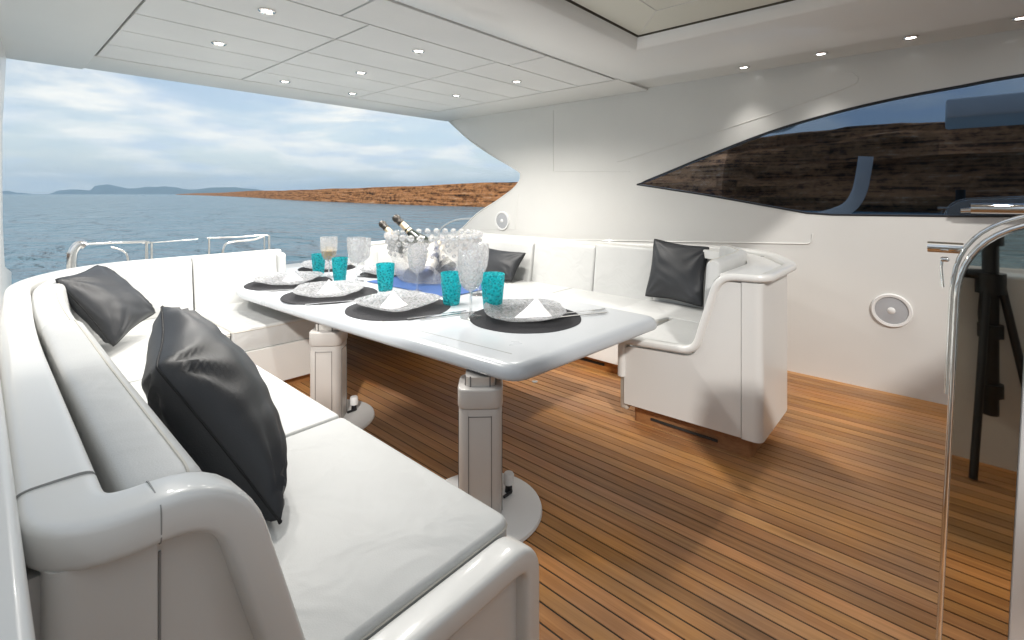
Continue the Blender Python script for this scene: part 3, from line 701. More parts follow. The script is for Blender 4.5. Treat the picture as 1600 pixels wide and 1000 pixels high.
# cap rail along the stepped edge then round the top
cp = rp_([(2.865, 1.575, .30), (2.868, 1.575, .535), (2.893, 1.10, .555), (2.905, .965, 1.02), (2.93, .735, 1.025), (3.54, .725, 1.03), (4.11, 1.0, 1.03), (4.33, 1.45, 1.025), (4.36, 2.2, .995), (4.40, 4.8, .90)],
         [0, .05, .08, .09, .07, .10, .3, .25, .3, 0], 8, closed=False)
bm = bmesh.new(); sweep(bm, cp, sup(.040, .024, 18, .6), lat0=(1, 0, 0)); under(link('cap_rail', bm, 'gelcoat'), ps)
# top shelf behind the forward back cushion
bm = bmesh.new(); tp = [(p.x, p.y) for p in rp_([(2.95, .77, 0), (3.52, .76, 0), (4.05, 1.04, 0), (4.28, 1.5, 0), (4.1, 1.5, 0), (3.9, 1.12, 0), (3.5, .98, 0), (2.95, .98, 0)], [.02, .08, .3, 0, 0, .2, .1, 0], 6)]
prism(bm, tp, .96, 1.030, bev=.01, seg=2); under(link('top_shelf', bm, 'gelcoat'), ps)
# toe kick of teak
k_ = [(p.x, p.y) for p in rp_([(2.93, .80, 0), (3.48, .80, 0), (4.0, 1.07, 0), (4.2, 1.6, 0), (2.91, 1.52, 0)], [.03, .08, .3, 0, .03], 6)]
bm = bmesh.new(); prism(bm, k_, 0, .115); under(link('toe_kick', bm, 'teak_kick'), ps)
bm = bmesh.new(); box(bm, (2.911, 1.19, .045), (.004, .42, .016)); under(link('vent_slot', bm, 'gap_dark'), ps)
bm = bmesh.new(); box(bm, (2.89, 1.57, .30), (.05, .06, .46), .02, 4); under(link('corner_post', bm, 'vinyl_side'), ps)
# main base along the wall and aft return
mb = [(p.x, p.y) for p in rp_([(3.50, 1.62, 0), (4.30, 1.62, 0), (4.40, 4.85, 0), (2.78, 4.85, 0), (2.78, 3.60, 0), (3.52, 3.60, 0)], [0, 0, .05, .05, .08, .08], 6)]
bm = bmesh.new(); prism(bm, mb, .10, .36); under(link('base', bm, 'gelcoat'), ps)
mk = [(3.56, 1.5), (4.25, 1.5), (4.35, 4.8), (2.84, 4.8), (2.84, 3.66), (3.56, 3.66)]
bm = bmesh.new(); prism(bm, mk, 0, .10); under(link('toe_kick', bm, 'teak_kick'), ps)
for c, s_ in (((3.558, 2.3, .05), (.004, .34, .022)), ((2.838, 4.1, .05), (.004, .42, .02))):
    bm = bmesh.new(); box(bm, c, s_); under(link('vent_slot', bm, 'gap_dark'), ps)
Zp = .52
cushion_poly('seat_cushion', [(2.95, 1.08), (3.62, 1.08), (3.62, 1.555), (2.93, 1.555)], [.03, .02, .02, .05], .40, .535, ps)
cushion_poly('seat_cushion', [(3.63, 1.10), (4.15, 1.25), (4.2, 2.02), (3.47, 2.02), (3.47, 1.62), (3.63, 1.6)], [.03, .1, .02, .03, .08, .01], .36, .535, ps)
cushion_poly('seat_cushion', [(3.47, 2.03), (4.22, 2.03), (4.24, 2.87), (3.47, 2.87)], [.03, .02, .02, .03], .36, Zp, ps)
cushion_poly('seat_cushion', [(3.47, 2.88), (4.24, 2.88), (4.26, 3.56), (3.47, 3.56)], [.03, .02, .02, .03], .36, Zp, ps)
cushion_poly('seat_cushion', [(2.75, 3.57), (4.26, 3.57), (4.27, 4.7), (2.75, 4.7)], [.08, .02, .05, .05], .36, Zp - .01, ps)
# backs along the wall: lateral -X => (-ty,tx)=(-1,0) => t=(0,1)
def pb(y0, y1, z0, z1, x0=4.30, x1=4.33):
    k = 5; pts = [(x0 + (x1 - x0) * i / k, y0 + (y1 - y0) * i / k, 0) for i in range(k + 1)]
    h = (z0 + z1) / 2 - .5
    return back_block('back_cushion', [(a, b, .5) for a, b, c in pts], section(h, .10, .17, .035), ps, endr=.03)
pb(1.50, 1.96, 1.02, 1.02, 4.26, 4.29); pb(1.965, 2.61, 1.01, .99, 4.29, 4.30); pb(2.615, 3.43, .985, .965); pb(3.435, 4.30, .955, .93)
# aft return backs: lateral -Y => t=(-1,0)
back_block('back_cushion', [(4.28, 4.80, .5), (4.0, 4.80, .5), (3.7, 4.80, .5), (3.45, 4.80, .5)], section(.42, .10, .16, .035), ps, endr=.03)
back_block('back_cushion', [(3.44, 4.80, .5), (3.2, 4.80, .5), (2.96, 4.80, .5)], section(.42, .10, .16, .035), ps, endr=.03)
bm = bmesh.new(); box(bm, (2.84, 4.70, .69), (.16, .34, .46), .05, 4); under(link('arm_pad', bm, 'vinyl'), ps)
bm = bmesh.new(); sweep(bm, rp_([(4.3, 4.88, .93), (2.86, 4.88, .93), (2.74, 4.8, .90), (2.73, 4.70, .5)], [0, .06, .08, 0], 6, closed=False), sup(.04, .022, 14, .6)); under(link('cap_rail', bm, 'gelcoat'), ps)
# forward return back cushion: lateral +Y => (-ty,tx)=(0,1) => t=(1,0)
back_block('back_cushion', [(3.00, .99, .52), (3.2, .99, .52), (3.5, 1.0, .52), (3.70, 1.03, .52), (3.90, 1.14, .52), (4.02, 1.26, .52)], section(.575, .09, .13, .045), ps, endr=.05)
bm = bmesh.new(); lathe(bm, [(0, 0), (.012, 0), (.011, .004), (0, .005)], 12, (3.93, 1.0, 1.03)); under(link('snap_stud', bm, 'groove'), ps)

# ------------------------------------------------------------------ table
tb = empty('dining_table', (2.1, 3.0, 0), 'long white gloss cockpit table on two telescopic pedestals, laid for dinner', 'table')
TZ = .735
tp = [(p.x, p.y) for p in rp_([(1.575, 1.385, 0), (2.86, 1.30, 0), (2.97, 3.0, 0), (2.92, 4.95, 0), (2.25, 5.12, 0), (1.62, 4.72, 0), (1.40, 4.32, 0), (1.46, 3.0, 0)], [.10, .10, .4, .15, .35, .3, .22, .5], 8)]
bm = bmesh.new(); prism(bm, tp, TZ - .072, TZ)
bmesh.ops.recalc_face_normals(bm, faces=bm.faces)
bmesh.ops.bevel(bm, geom=[e for e in bm.edges if all(v.co.z > TZ - .001 for v in e.verts)], offset=.052, segments=7, affect='EDGES', profile=.5)
bmesh.ops.bevel(bm, geom=[e for e in bm.edges if all(v.co.z < TZ - .0715 for v in e.verts)], offset=.016, segments=3, affect='EDGES', profile=.5)
under(link('table_top', bm, 'table_gel', smooth=60), tb)
bm = bmesh.new(); tube(bm, [(1.71, 1.53, TZ - .0008), (1.585, 3.0, TZ - .0008), (1.54, 4.2, TZ - .0008)], .0028, 5); under(link('groove', bm, 'groove'), tb)
bm = bmesh.new(); prism(bm, [(1.60, 1.5), (2.8, 1.42), (2.86, 4.8), (1.6, 4.5)], TZ - .085, TZ - .068); under(link('under_frame', bm, 'pedestal_grey'), tb)
def pedestal(x, y, rz):
    rot = Matrix.Rotation(rz, 4, 'Z')
    def add(nm, fn, mt, sm=40):
        bm = bmesh.new(); fn(bm); bmesh.ops.transform(bm, matrix=Matrix.Translation((x, y, 0)) @ rot, verts=bm.verts); return under(link(nm, bm, mt, smooth=sm), tb)
    add('base_disc', lambda b: lathe(b, [(0, 0), (.288, 0), (.292, .006), (.288, .018), (.27, .024), (0, .026)], 56), 'white_plastic')
    ro = lambda w, d, r: [(p.x, p.y) for p in rp_([(-w, -d, 0), (w, -d, 0), (w, d, 0), (-w, d, 0)], r, 5)]
    c = add('column', lambda b: prism(b, ro(.100, .100, .055), .026, .520, bev=.004, seg=2), 'pedestal_grey')
    def grooves(b):
        for q in range(4):
            m4 = Matrix.Rotation(q * math.pi / 2, 4, 'Z')
            for sx in (-.052, .052): box(b, m4 @ Vector((sx, -.1005, .26)), (.003, .003, .46) if q % 2 == 0 else (.003, .003, .46))
            box(b, m4 @ Vector((0, -.1005, .487)), (.104, .003, .003) if q % 2 == 0 else (.003, .104, .003))
    add('groove', grooves, 'seam_grey')['kind'] = 'stuff'
    add('collar', lambda b: prism(b, ro(.1045, .1045, .055), .520, .612, bev=.010, seg=3, bottom=True), 'pedestal_grey')
    add('inner_column', lambda b: prism(b, ro(.070, .070, .035), .610, TZ - .08), 'pedestal_alu')
    def slots(b):
        for q in range(4):
            m4 = Matrix.Rotation(q * math.pi / 2, 4, 'Z')
            for sx in (-.045, .045): box(b, m4 @ Vector((sx, -.0705, .635)), (.006, .003, .05) if q % 2 == 0 else (.003, .006, .05))
    add('slot', slots, 'seam_grey')['kind'] = 'stuff'
    return c
for x, y in ((1.60, 1.63), (1.56, 3.02)):
    pedestal(x, y, R(-46))
    bm = bmesh.new(); lathe(bm, [(0, .118), (.022, .116), (.027, .108), (.027, .066), (.018, .060)], 18, (x + .165, y - .03, 0)); under(link('lock_knob', bm, 'white_plastic'), tb)
    bm = bmesh.new(); lathe(bm, [(.016, .062), (.018, .035), (.02, .022)], 14, (x + .165, y - .03, 0)); box(bm, (x + .13, y - .055, .036), (.06, .014, .014), .004, 1); under(link('lock_lever', bm, 'black_plastic'), tb)

# ------------------------------------------------------------------ table settings
def wob(k, z): return .012 * math.sin(k * 1.7 + z * 60)
# placemats
def placemat(x, y, label, r=.345):
    bm = bmesh.new(); lathe(bm, [(0, .0045), (r - .006, .0045), (r, .003), (r, 0), (0, 0)], 64, wob=lambda k, z: .004 * math.sin(k * .9))
    o = link('placemat', bm, 'placemat'); o.location = (x, y, TZ); return tag(o, label, 'placemat', 'round dark placemats on the table')
# plates
bm = bmesh.new(); nn = 48
sq = lambda th: 1 + .075 * math.cos(4 * th + .6) + .012 * math.sin(9 * th)
rings = []
for r, z in [(0, .010), (.10, .010), (.15, .014), (.20, .032), (.245, .048), (.262, .056), (.266, .052), (.245, .038), (.20, .022), (.15, .003), (.10, 0), (0, 0)]:
    if r == 0: rings.append([bm.verts.new((0, 0, z))]); continue
    rings.append([bm.verts.new((r * sq(2 * math.pi * k / nn) * math.cos(2 * math.pi * k / nn), r * sq(2 * math.pi * k / nn) * math.sin(2 * math.pi * k / nn), z)) for k in range(nn)])
for A, B in zip(rings, rings[1:]):
    for k in range(nn):
        k2 = (k + 1) % nn
        if len(A) == 1: bm.faces.new((A[0], B[k], B[k2]))
        elif len(B) == 1: bm.faces.new((A[k], A[k2], B[0]))
        else: bm.faces.new((A[k], A[k2], B[k2], B[k]))
plate0 = link('plate', bm, 'glass_plate', smooth=60)
def mk_plate(first, x, y, rz, label):
    o = plate0 if first else plate0.copy()
    if not first: col.objects.link(o)
    o.location = (x, y, TZ + .0052); o.rotation_euler = (0, 0, rz); return tag(o, label, 'plate', 'cut glass plates on the placemats')
# napkin: folded pyramid
def napkin(x, y, rz, label, s=1.0, z=None):
    bm = bmesh.new(); v = [bm.verts.new(q) for q in ((-.135, .0, 0), (.10, -.075, 0), (.13, .05, 0), (-.02, .10, 0), (.02, .012, .12), (.03, -.10, .002))]
    for f in ((0, 5, 4), (5, 1, 4), (1, 2, 4), (2, 3, 4), (3, 0, 4), (0, 3, 2, 1, 5)): bm.faces.new([v[i] for i in f])
    bmesh.ops.subdivide_edges(bm, edges=bm.edges, cuts=3, use_grid_fill=True)
    for q in bm.verts:
        q.co += Vector((noise.noise(q.co * 14 + Vector((x, y, 0))), noise.noise(q.co * 14 + Vector((5, x, 0))), 0)) * .007 * (1 if q.co.z > .005 else 0)
        if q.co.z > .01: q.co.z -= .25 * (.135 - q.co.z) * q.co.z / .135
    bmesh.ops.scale(bm, vec=(s, s, s), verts=bm.verts)
    o = link('napkin', bm, 'napkin', smooth=28); o.location = (x, y, z or TZ + .0165); o.rotation_euler = (0, 0, rz)
    return tag(o, label, 'napkin', 'white folded napkins on the plates')
# cutlery
def knife(x, y, rz, label, fork=False):
    bm = bmesh.new()
    if fork:
        sweep(bm, [(-.22, 0, .003), (-.05, 0, .004), (.05, 0, .006), (.09, 0, .004)], [(a * 1, b) for a, b in sup(.007, .0022, 8)], scales=[1.3, .8, .6, 1.6])
        for k in (-1, 0, 1): sweep(bm, [(.088, k * .008, .004), (.13, k * .009, .002), (.175, k * .009, .006)], sup(.0024, .0018, 6))
    else:
        sweep(bm, [(-.22, 0, .003), (-.06, 0, .004), (-.04, 0, .004), (.05, 0, .004), (.13, 0, .003), (.165, .004, .003)], [(a, b) for a, b in sup(.009, .0026, 8)], scales=[1, 1, .7, 1.2, 1.1, .35])
    o = link('fork' if fork else 'knife', bm, 'cutlery', smooth=50); o.location = (x, y, TZ + .006); o.rotation_euler = (0, 0, rz)
    return tag(o, label, 'fork' if fork else 'knife', 'steel cutlery beside the plates')
SET = [(2.27, 1.92, 'nearest', 'at the near end of the table'), (1.90, 2.72, 'second', 'second from the near end'), (1.80, 3.46, 'third', 'third from the near end'), (1.80, 4.17, 'fourth', 'at the far left end')]
rzs = [.2, -.5, .35, .1]
for i, (x, y, w_, wh) in enumerate(SET):
    placemat(x, y, 'dark grey woven round placemat ' + wh)
    mk_plate(i == 0, x, y + .01, rzs[i], ['bumpy clear glass plate with a napkin, the largest, at the near end of the table', 'clear glass plate with a napkin, second nearest, left of the ice bowl', 'clear glass plate with a napkin, third along the left edge of the table', 'clear glass plate with a napkin nearest the far left table corner'][i])
    napkin(x + (.0, -.04, -.01, .02)[i], y - (.07, .0, .0, .0)[i], (.9, 2.2, 2.3, 2.2)[i] - 1.4, 'white pointed napkin on the plate ' + wh, (1.0, .88, .84, .8)[i])
# the far side: two more places
for i, (x, y, wh) in enumerate(((2.42, 4.72, 'on the far side near the stern end'), (2.66, 3.95, 'on the far side behind the goblets'))):
    placemat(x, y, 'dark round placemat ' + wh, .28)
    mk_plate(False, x, y, .4 + i, ['clear glass plate without a napkin on the far side near the stern end', 'clear glass plate without a napkin behind the goblets'][i])
knife(2.60, 1.72, 1.0 - 1.45, 'steel fork lying right of the nearest plate, the one nearer the plate', True)
knife(2.555, 1.66, .98 - 1.45, 'steel knife lying right of the nearest plate at the mat edge')
knife(1.95, 2.34, -.30, 'steel fork on the dark mat in front of the second plate', True)
knife(2.00, 2.28, -.32, 'steel knife in front of the second plate, pointing at the turquoise tumbler')
knife(1.70, 3.14, -.5, 'steel fork on the third placemat near the table edge', True)
knife(1.66, 3.83, -.6, 'steel knife on the farthest left placemat')
# tumblers
def shape(bm, outer_, inner_, n=28): lathe(bm, outer_ + inner_[::-1], n)
bm = bmesh.new()
shape(bm, [(0, 0), (.052, 0), (.060, .006), (.064, .04), (.070, .10), (.077, .17), (.080, .238)], [(0, .022), (.050, .024), (.058, .045), (.064, .10), (.071, .17), (.0755, .238)][0:], 30)
tum0 = link('tumbler', bm, 'glass_turquoise', smooth=60)
for i, (x, y, s, lb) in enumerate(((2.285, 2.215, 1.0, 'turquoise bubbled tumbler right behind the nearest plate, rightmost of the row'), (2.20, 2.53, .93, 'turquoise bubbled tumbler beside the tall goblet, second from the right'),
        (2.165, 3.28, .90, 'turquoise tumbler in front of the second plate and left of the bowl'), (2.13, 3.93, .84, 'turquoise tumbler between the wine goblet and the empty goblet'), (2.17, 4.40, .80, 'turquoise tumbler left of the filled wine goblet, farthest left'))):
    o = tum0 if i == 0 else tum0.copy()
    if i: col.objects.link(o)
    o.location = (x, y, TZ + .006 if i > 2 else TZ); o.scale = (s, s, s); o.rotation_euler = (0, 0, i); tag(o, lb, 'tumbler', 'turquoise glass tumblers')
# goblets (bowl + stem + foot in one glass; thing > bowl, stem, foot)
def goblet():
    e = empty('goblet', (0, 0, 0))
    bm = bmesh.new(); o_ = [(.008, .150), (.022, .158), (.048, .176), (.066, .210), (.074, .26), (.079, .32), (.078, .385)]; i_ = [(0, .168), (.020, .170), (.043, .186), (.060, .216), (.069, .262), (.0745, .32), (.0745, .385)]
    shape(bm, o_, i_, 28); link('bowl', bm, 'glass_cut', e, smooth=60)
    bm = bmesh.new(); lathe(bm, [(.0, .010), (.016, .012), (.0075, .03), (.0065, .09), (.0075, .135), (.012, .152), (0, .156)], 14); link('stem', bm, 'glass_clear', e, smooth=60)
    bm = bmesh.new(); lathe(bm, [(0, .011), (.018, .011), (.06, .005), (.066, .003), (.064, 0), (0, 0)], 28); link('foot', bm, 'glass_clear', e, smooth=60)
    return e
g0 = goblet()
gob = [(2.05, 2.175, 1.06, 'tall cut glass goblet between the two nearest turquoise tumblers'), (2.30, 3.05, .96, 'cut glass goblet standing in front of the ice bowl'),
       (2.17, 4.20, .96, 'goblet holding pale golden wine at the left'), (2.215, 3.80, 1.0, 'empty cut glass goblet right of the wine goblet'), (2.40, 4.0, .92, 'empty goblet half hidden behind the one right of the wine'),
       (2.55, 2.62, 1.0, 'cut glass goblet at the right front of the ice bowl, behind the nearest goblet')]
gobs = []
for i, (x, y, s, lb) in enumerate(gob):
    o = g0 if i == 0 else dup(g0, (0, 0, 0))
    o.location = (x, y, TZ); o.scale = (s, s, s); o.rotation_euler = (0, 0, i * .8); tag(o, lb, 'goblet', 'cut glass goblets'); gobs.append(o)
bm = bmesh.new(); lathe(bm, [(0, .1695), (.0195, .1712), (.0425, .1873), (.0595, .2168), (.067, .255), (0, .255)], 28)
wn = link('wine', bm, 'wine', smooth=60); tag(wn, 'pale golden wine half filling the left goblet', 'wine')
wn.location = gobs[2].location; wn.scale = gobs[2].scale
# blue runner
bm = bmesh.new()
box(bm, (0, 0, 0), (.62, 1.02, .003))
bmesh.ops.subdivide_edges(bm, edges=[e for e in bm.edges], cuts=10, use_grid_fill=True)
for v in bm.verts: v.co.z += .003 * noise.noise(v.co * 5)
o = link('table_runner', bm, 'runner_blue', smooth=60); o.location = (2.60, 3.22, TZ + .0055); o.rotation_euler = (0, 0, .05)
tag(o, 'blue cloth runner under the ice bowl', 'table runner')
# ice bowl with beaded rim
ib = empty('ice_bowl', (2.72, 3.36, TZ + .009), 'large clear glass bowl with rows of round bosses, holding the champagne bottles', 'bowl')
bm = bmesh.new()
o_ = [(0, 0), (.24, 0), (.285, .012), (.32, .06), (.345, .14), (.365, .24), (.385, .34), (.395, .415)]
i_ = [(0, .022), (.22, .024), (.27, .036), (.305, .075), (.33, .145), (.35, .24), (.37, .34), (.381, .415)]
ib.scale = (1.04, 1.04, .93); shape(bm, o_, i_, 56); link('bowl', bm, 'glass_clear', ib, smooth=60)
ball = None
for rr, zz, nb_, rs, off in ((.392, .425, 30, .027, 0), (.388, .368, 30, .021, .5), (.378, .315, 26, .018, 0), (.366, .262, 26, .016, .5)):
    for k in range(nb_):
        a = 2 * math.pi * (k + off) / nb_
        if ball is None:
            bm = bmesh.new(); bmesh.ops.create_icosphere(bm, subdivisions=2, radius=1); ball = link('bead', bm, 'glass_bead', ib, smooth=80); b_ = ball
        else: b_ = ball.copy(); col.objects.link(b_)
        b_.location = (rr * math.cos(a), rr * math.sin(a), zz); b_.scale = (rs, rs, rs * 1.1)
# bottles
def bottle(base, top, lb, foil='foil', body='bottle_glass', lab='bottle_label'):
    base, top = Vector(base), Vector(top); d = top - base; ln = d.length
    e = empty('champagne_bottle', base, lb, 'bottle', 'champagne bottles in the glass bowl'); e.rotation_mode = 'QUATERNION'; e.rotation_quaternion = d.to_track_quat('Z', 'Y')
    k = ln / .66
    pr = [(0, 0), (.05, 0), (.068, .01), (.07, .05), (.07, .30), (.066, .34), (.045, .41), (.030, .47), (.024, .53)]
    bm = bmesh.new(); lathe(bm, [(a * k, b * k) for a, b in pr], 24); link('glass_body', bm, body, e, smooth=60)
    bm = bmesh.new(); lathe(bm, [(a * k, b * k) for a, b in [(.0305, .475), (.0265, .50), (.0255, .57)]], 20); link('neck_foil', bm, 'foil_gold', e, smooth=60)
    bm = bmesh.new(); lathe(bm, [(a * k, b * k) for a, b in [(.0255, .57), (.029, .575), (.030, .60), (.026, .61), (.032, .625), (.033, .645), (.026, .66), (0, .662)]], 18); link('cork_foil', bm, foil, e, smooth=40)
    bm = bmesh.new(); lathe(bm, [(a * k, b * k) for a, b in [(.0712, .10), (.0712, .26)]], 24); link('label', bm, lab, e, smooth=60)
    return e
bottle((2.70, 3.42, .80), (2.585, 3.99, 1.225), 'dark champagne bottle leaning left out of the bowl, the lower of the two')
bottle((2.84, 3.27, .80), (2.635, 3.84, 1.285), 'dark champagne bottle leaning left out of the bowl, the taller of the two', )
bottle((2.56, 3.26, .81), (2.84, 3.40, 1.11), 'dark blue bottle with foil neck lying inside the bowl', 'blue_foil', 'blue_foil')

# ------------------------------------------------------------------ leather cushions
def pillow(corners, thick, label, seed=0, n=34, seam=None, bulge=(1, 1)):
    c = [Vector(p) for p in corners]; nrm = ((c[1] - c[0]).cross(c[3] - c[0])).normalized(); cen = sum(c, Vector()) / 4
    size = ((c[1] - c[0]).length + (c[3] - c[0]).length) / 2
    bm = bmesh.new(); G = [{}, {}]
    for side in (0, 1):
        for i in range(n + 1):
            for j in range(n + 1):
                u, v = i / n, j / n
                # edges pull inwards between the corners
                uu = u + .055 * (.5 - u) * 2 * (math.sin(math.pi * v)) ** .8 * (abs(2 * u - 1) ** 2)
                vv = v + .055 * (.5 - v) * 2 * (math.sin(math.pi * u)) ** .8 * (abs(2 * v - 1) ** 2)
                au, av = 2 * u - 1, 2 * v - 1; cf = 1 - .055 * (abs(au * av)) ** 6
                uu, vv = .5 + (uu - .5) * cf, .5 + (vv - .5) * cf
                p = (c[0] * (1 - uu) + c[1] * uu) * (1 - vv) + (c[3] * (1 - uu) + c[2] * uu) * vv
                e = (max(0, 16 * u * (1 - u) * v * (1 - v))) ** .48
                ed = min(u, 1 - u, v, 1 - v)
                q = Vector((u * 2.2 + seed, v * 2.2, side * 7.))
                wr = noise.noise(q * 1.2) * .10 + noise.noise(Vector((u * 3 + v * 2 + seed, v * 8 - u * 5, side * 3. + seed))) * .06
                # radial creases from the corners
                cr_ = 0
                for (a, b) in ((0, 0), (1, 0), (1, 1), (0, 1)):
                    du, dv = u - a, v - b; rr = math.hypot(du, dv); an = math.atan2(abs(dv), abs(du))
                    cr_ += math.exp(-(rr / .33) ** 2) * math.sin(an * 13 + seed * 2 + a * 3) * .065 * min(1, rr * 9) * min(1, ed * 14)
                h = thick * .5 * e * (1 + wr * 1.3) * bulge[side] + thick * cr_ * .9
                if ed < 1e-6: h = 0
                pt = p + nrm * h * (1 if side == 0 else -1)
                if ed < 1e-6 and side == 1: G[1][i, j] = G[0][i, j]; continue
                G[side][i, j] = bm.verts.new(pt)
    for side in (0, 1):
        for i in range(n):
            for j in range(n):
                q = [G[side][i, j], G[side][i + 1, j], G[side][i + 1, j + 1], G[side][i, j + 1]]
                bm.faces.new(q if side == 0 else q[::-1])
    edge = [G[0][i, 0].co.copy() for i in range(n)] + [G[0][n, j].co.copy() for j in range(n)] + [G[0][n - i, n].co.copy() for i in range(n)] + [G[0][0, n - j].co.copy() for j in range(n)]
    e = empty('cushion', cen, label, 'cushion', 'dark leather scatter cushions')
    under(link('cover', bm, 'leather', smooth=180), e)
    bm = bmesh.new(); sweep(bm, edge, circ(.0035, 6), closed=True, lat0=tuple(nrm)); under(link('seam', bm, 'thread', smooth=60), e)
    return e
pillow([(.355, 1.76, .985), (.50, 2.38, 1.06), (.79, 2.10, .55), (.60, 1.42, .52)], .30, 'large dark leather cushion leaning on the left settee in the foreground', 1.3)
pillow([(.30, 3.86, 1.01), (.57, 4.42, 1.01), (.86, 4.12, .66), (.56, 3.74, .56)], .20, 'dark leather cushion leaning in the far corner of the left settee', 4.1)
pillow([(4.17, 1.98, 1.10), (4.14, 1.45, 1.06), (3.98, 1.45, .56), (4.06, 2.02, .56)], .16, 'dark leather cushion standing upright at the right end of the right settee', 7.7)
pillow([(4.10, 4.14, .86), (4.08, 3.42, .85), (3.92, 3.50, .53), (3.93, 4.12, .53)], .17, 'dark grey leather cushion behind the turquoise tumblers on the right settee', 9.2)

# ------------------------------------------------------------------ stern rails
def rail(name, lb, parts):
    x0 = parts[0][1][0]; e = empty(name, (x0[0], x0[1], .5), lb, 'rail', 'stainless rails at the stern')
    for nm, pts, r in parts:
        bm = bmesh.new(); tube(bm, smooth_path(pts, 5) if len(pts) > 2 else pts, r, 10); under(link(nm, bm, 'steel', smooth=60), e)
YR = 5.6
bm = bmesh.new(); box(bm, (2.3, 5.7, .30), (4.5, 1.3, .58), .05, 3); tag(link('aft_deck', bm, 'gelcoat'), kind='structure')
rail('stern_rail', 'polished rail with a thick curved horn behind the left of the stern seat', [
    ('horn', [(.56, YR, .60), (.555, YR, .85), (.565, YR, 1.0), (.61, YR, 1.065), (.645, YR, 1.045)], .036), ('post', [(.535, YR, .6), (.53, YR, 1.0)], .010),
    ('top_rail', [(.63, YR, 1.062), (1.10, YR, 1.045)], .009), ('top_rail', [(.63, YR + .25, 1.05), (1.12, YR + .25, 1.035)], .007), ('post', [(1.08, YR, .6), (1.08, YR, 1.045)], .013), ('post', [(1.12, YR, .6), (1.12, YR, 1.045)], .010),
    ('brace', [(.82, YR, 1.02), (.90, YR, .98), (.94, YR, .90), (.945, YR, .6)], .009)])
rail('stern_rail', 'polished rail with a crossed brace behind the right of the stern seat', [
    ('top_rail', [(1.58, YR, 1.05), (1.9, YR, 1.04), (2.17, YR, 1.04), (2.19, YR, 1.0)], .009), ('post', [(1.60, YR, .6), (1.60, YR, 1.05)], .010), ('post', [(1.63, YR + .1, .6), (1.63, YR + .1, 1.05)], .008),
    ('brace', [(1.72, YR, .6), (1.73, YR, .92), (1.80, YR, .99), (2.02, YR, 1.0), (2.14, YR, 1.035)], .011), ('post', [(2.19, YR, .6), (2.19, YR, 1.03)], .013), ('post', [(2.14, YR, .6), (2.14, YR, 1.03)], .009)])
rail('stern_rail', 'thin rail between the two posts right above the seam of the stern backs', [('top_rail', [(1.10, YR + .3, 1.01), (1.58, YR + .3, 1.02)], .006)])
rail('side_rail', 'curved pale handrail running down behind the wall wing', [('top_rail', [(4.66, 4.85, 1.16), (4.66, 5.2, 1.13), (4.66, 5.45, 1.06), (4.66, 5.62, .96), (4.66, 5.66, .85)], .014)])

# ------------------------------------------------------------------ polished console at the right
CXn = 1.90
cs = empty('door_panel', (CXn, -.4, 0), 'mirror polished steel door leaf with rounded top at the right edge, white on its far side', 'door')
def lean(bm):
    for v in bm.verts: v.co.y -= (v.co.z) * .038 - .0
out_ = [(p.x, p.y) for p in rp_([(.015, .02, 0), (.015, 1.425, 0), (-.90, 1.475, 0), (-.90, .02, 0)], [0, .235, 0, 0], 12)]
bm = bmesh.new(); prism(bm, out_, CXn, CXn + .05, plane='YZ', bev=.004, seg=2, top=True, bottom=True); lean(bm); under(link('leaf', bm, 'gelcoat'), cs)
arc = [(p.x, p.y) for p in rp_([(.006, .03, 0), (.006, 1.414, 0), (-.60, 1.447, 0)], [0, .225, 0], 16, closed=False) if p.x > -.126]
inn = arc + [(-.126, 1.4205), (-.126, .03)]
bm = bmesh.new(); prism(bm, inn, CXn - .0015, CXn - .006, plane='YZ'); lean(bm); under(link('mirror_plate', bm, 'mirror_steel', smooth=20), cs)
bm = bmesh.new(); sweep(bm, [(CXn - .004, p.x, p.y) for p in rp_([(.012, .02, 0), (.012, 1.422, 0), (-.60, 1.455, 0)], [0, .225, 0], 12, closed=False)], circ(.0075, 8)); lean(bm); under(link('rim', bm, 'chrome', smooth=60), cs)
bm = bmesh.new(); sweep(bm, [(CXn + .045, p.x, p.y) for p in rp_([(.022, .9, 0), (.022, 1.44, 0), (-.60, 1.475, 0)], [0, .225, 0], 12, closed=False)], circ(.006, 8)); lean(bm); under(link('rim', bm, 'chrome', smooth=60), cs)
bm = bmesh.new(); box(bm, (CXn - .009, -.158, .72), (.016, .062, 1.36), .006, 2); lean(bm); under(link('white_post', bm, 'gelcoat'), cs)
bm = bmesh.new(); tube(bm, [(CXn + .08, -.05, 1.336), (CXn + .08, .02, 1.336), (CXn + .08, .032, 1.336)], .0165, 14); under(link('handle', bm, 'chrome', smooth=60), cs)
bm = bmesh.new(); box(bm, (CXn + .04, -.008, 1.304), (.03, .02, .012), .003, 1); tube(bm, [(CXn + .04, -.002, 1.30), (CXn + .04, .0, 1.28), (CXn + .04, -.004, 1.22)], .004, 6); under(link('latch', bm, 'chrome', smooth=60), cs)
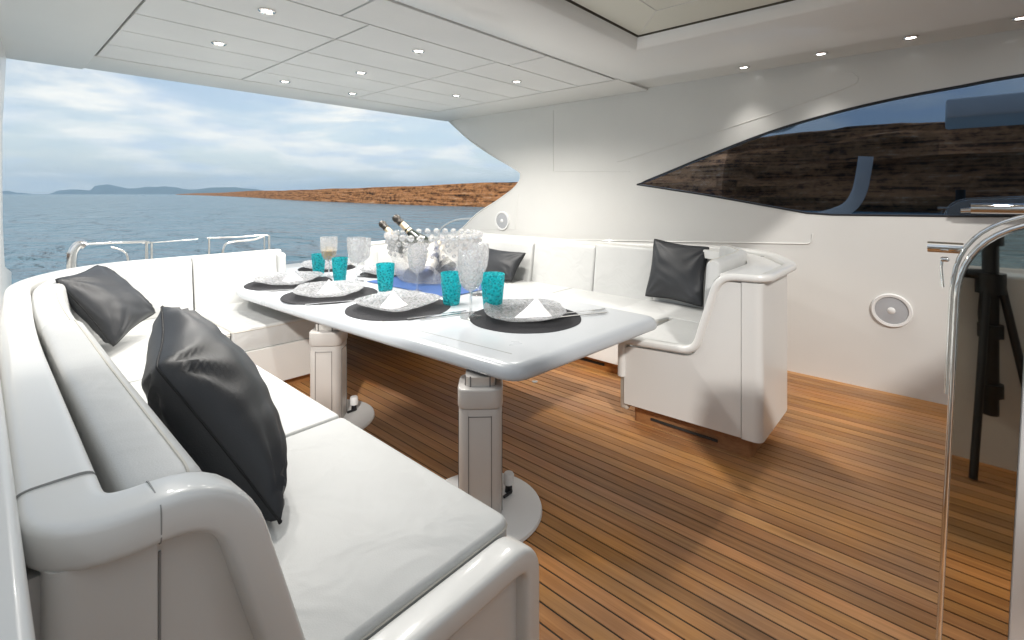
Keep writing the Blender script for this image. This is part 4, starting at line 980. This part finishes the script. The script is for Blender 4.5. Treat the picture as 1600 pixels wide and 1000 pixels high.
# bright steel bar on the window sill
bm = bmesh.new(); tube(bm, [(WX - .05, -.15, 1.40), (WX - .05, -1.4, 1.405)], .035, 16); tube(bm, [(WX - .05, -.10, 1.385), (WX - .05, -.16, 1.39)], .016, 12)
tag(place(link('grab_bar', bm, 'chrome', smooth=60), (WX - .05, -.5, 1.40)), 'polished steel grab bar along the foot of the window at the right edge', 'grab bar')

# the photographer's tripod, seen as a dark reflection in the steel
TY = -.20
tr = empty('camera_tripod', (.10, TY, 0), 'black tripod reflected in the polished steel at the right', 'tripod')
def tp_(nm, pts, r, n=10):
    bm = bmesh.new(); tube(bm, pts, r, n); under(link(nm, bm, 'tripod_black', smooth=60), tr)
tp_('centre_column', [(.10, TY, .30), (.10, TY, 1.36)], .036)
for k, a in enumerate((.35, 2.7, 4.8)):
    dx, dy = math.cos(a), math.sin(a)
    tp_('leg', [(.10 + dx * .04, TY + dy * .04, 1.02), (.10 + dx * .13, TY + dy * .13, .50), (.10 + dx * .22, TY + dy * .22, .01)], .019)
for z in (.40, .72, 1.22): tp_('leg_lock', [(.10, TY, z), (.10, TY, z + .07)], .055)
tp_('head', [(.10, TY, 1.40), (.10, TY, 1.56)], .055); tp_('collar', [(.10, TY, .96), (.10, TY, 1.07)], .065)
tp_('pan_handle', [(.10, TY, 1.06), (.12, TY + .14, 1.06), (.12, TY + .26, .86), (.12, TY + .31, 1.0)], .03)

# ------------------------------------------------------------------ air: thin even haze round the whole scene
bm = bmesh.new(); box(bm, (0, 0, 148.5), (24400, 24400, 304)); hzo = link('haze', bm, 'caulk', smooth=0); tag(hzo, kind='stuff')
hm = bpy.data.materials.new('haze'); hm.use_nodes = True; t = hm.node_tree; t.nodes.clear()
pv = N(t, 'ShaderNodeVolumePrincipled'); pv.inputs['Color'].default_value = (.52, .77, 1, 1); pv.inputs['Density'].default_value = 1.0e-4; pv.inputs['Anisotropy'].default_value = .0
ho = N(t, 'ShaderNodeOutputMaterial'); L(t, pv.outputs[0], ho.inputs['Volume'])
hzo.data.materials.clear(); hzo.data.materials.append(hm)
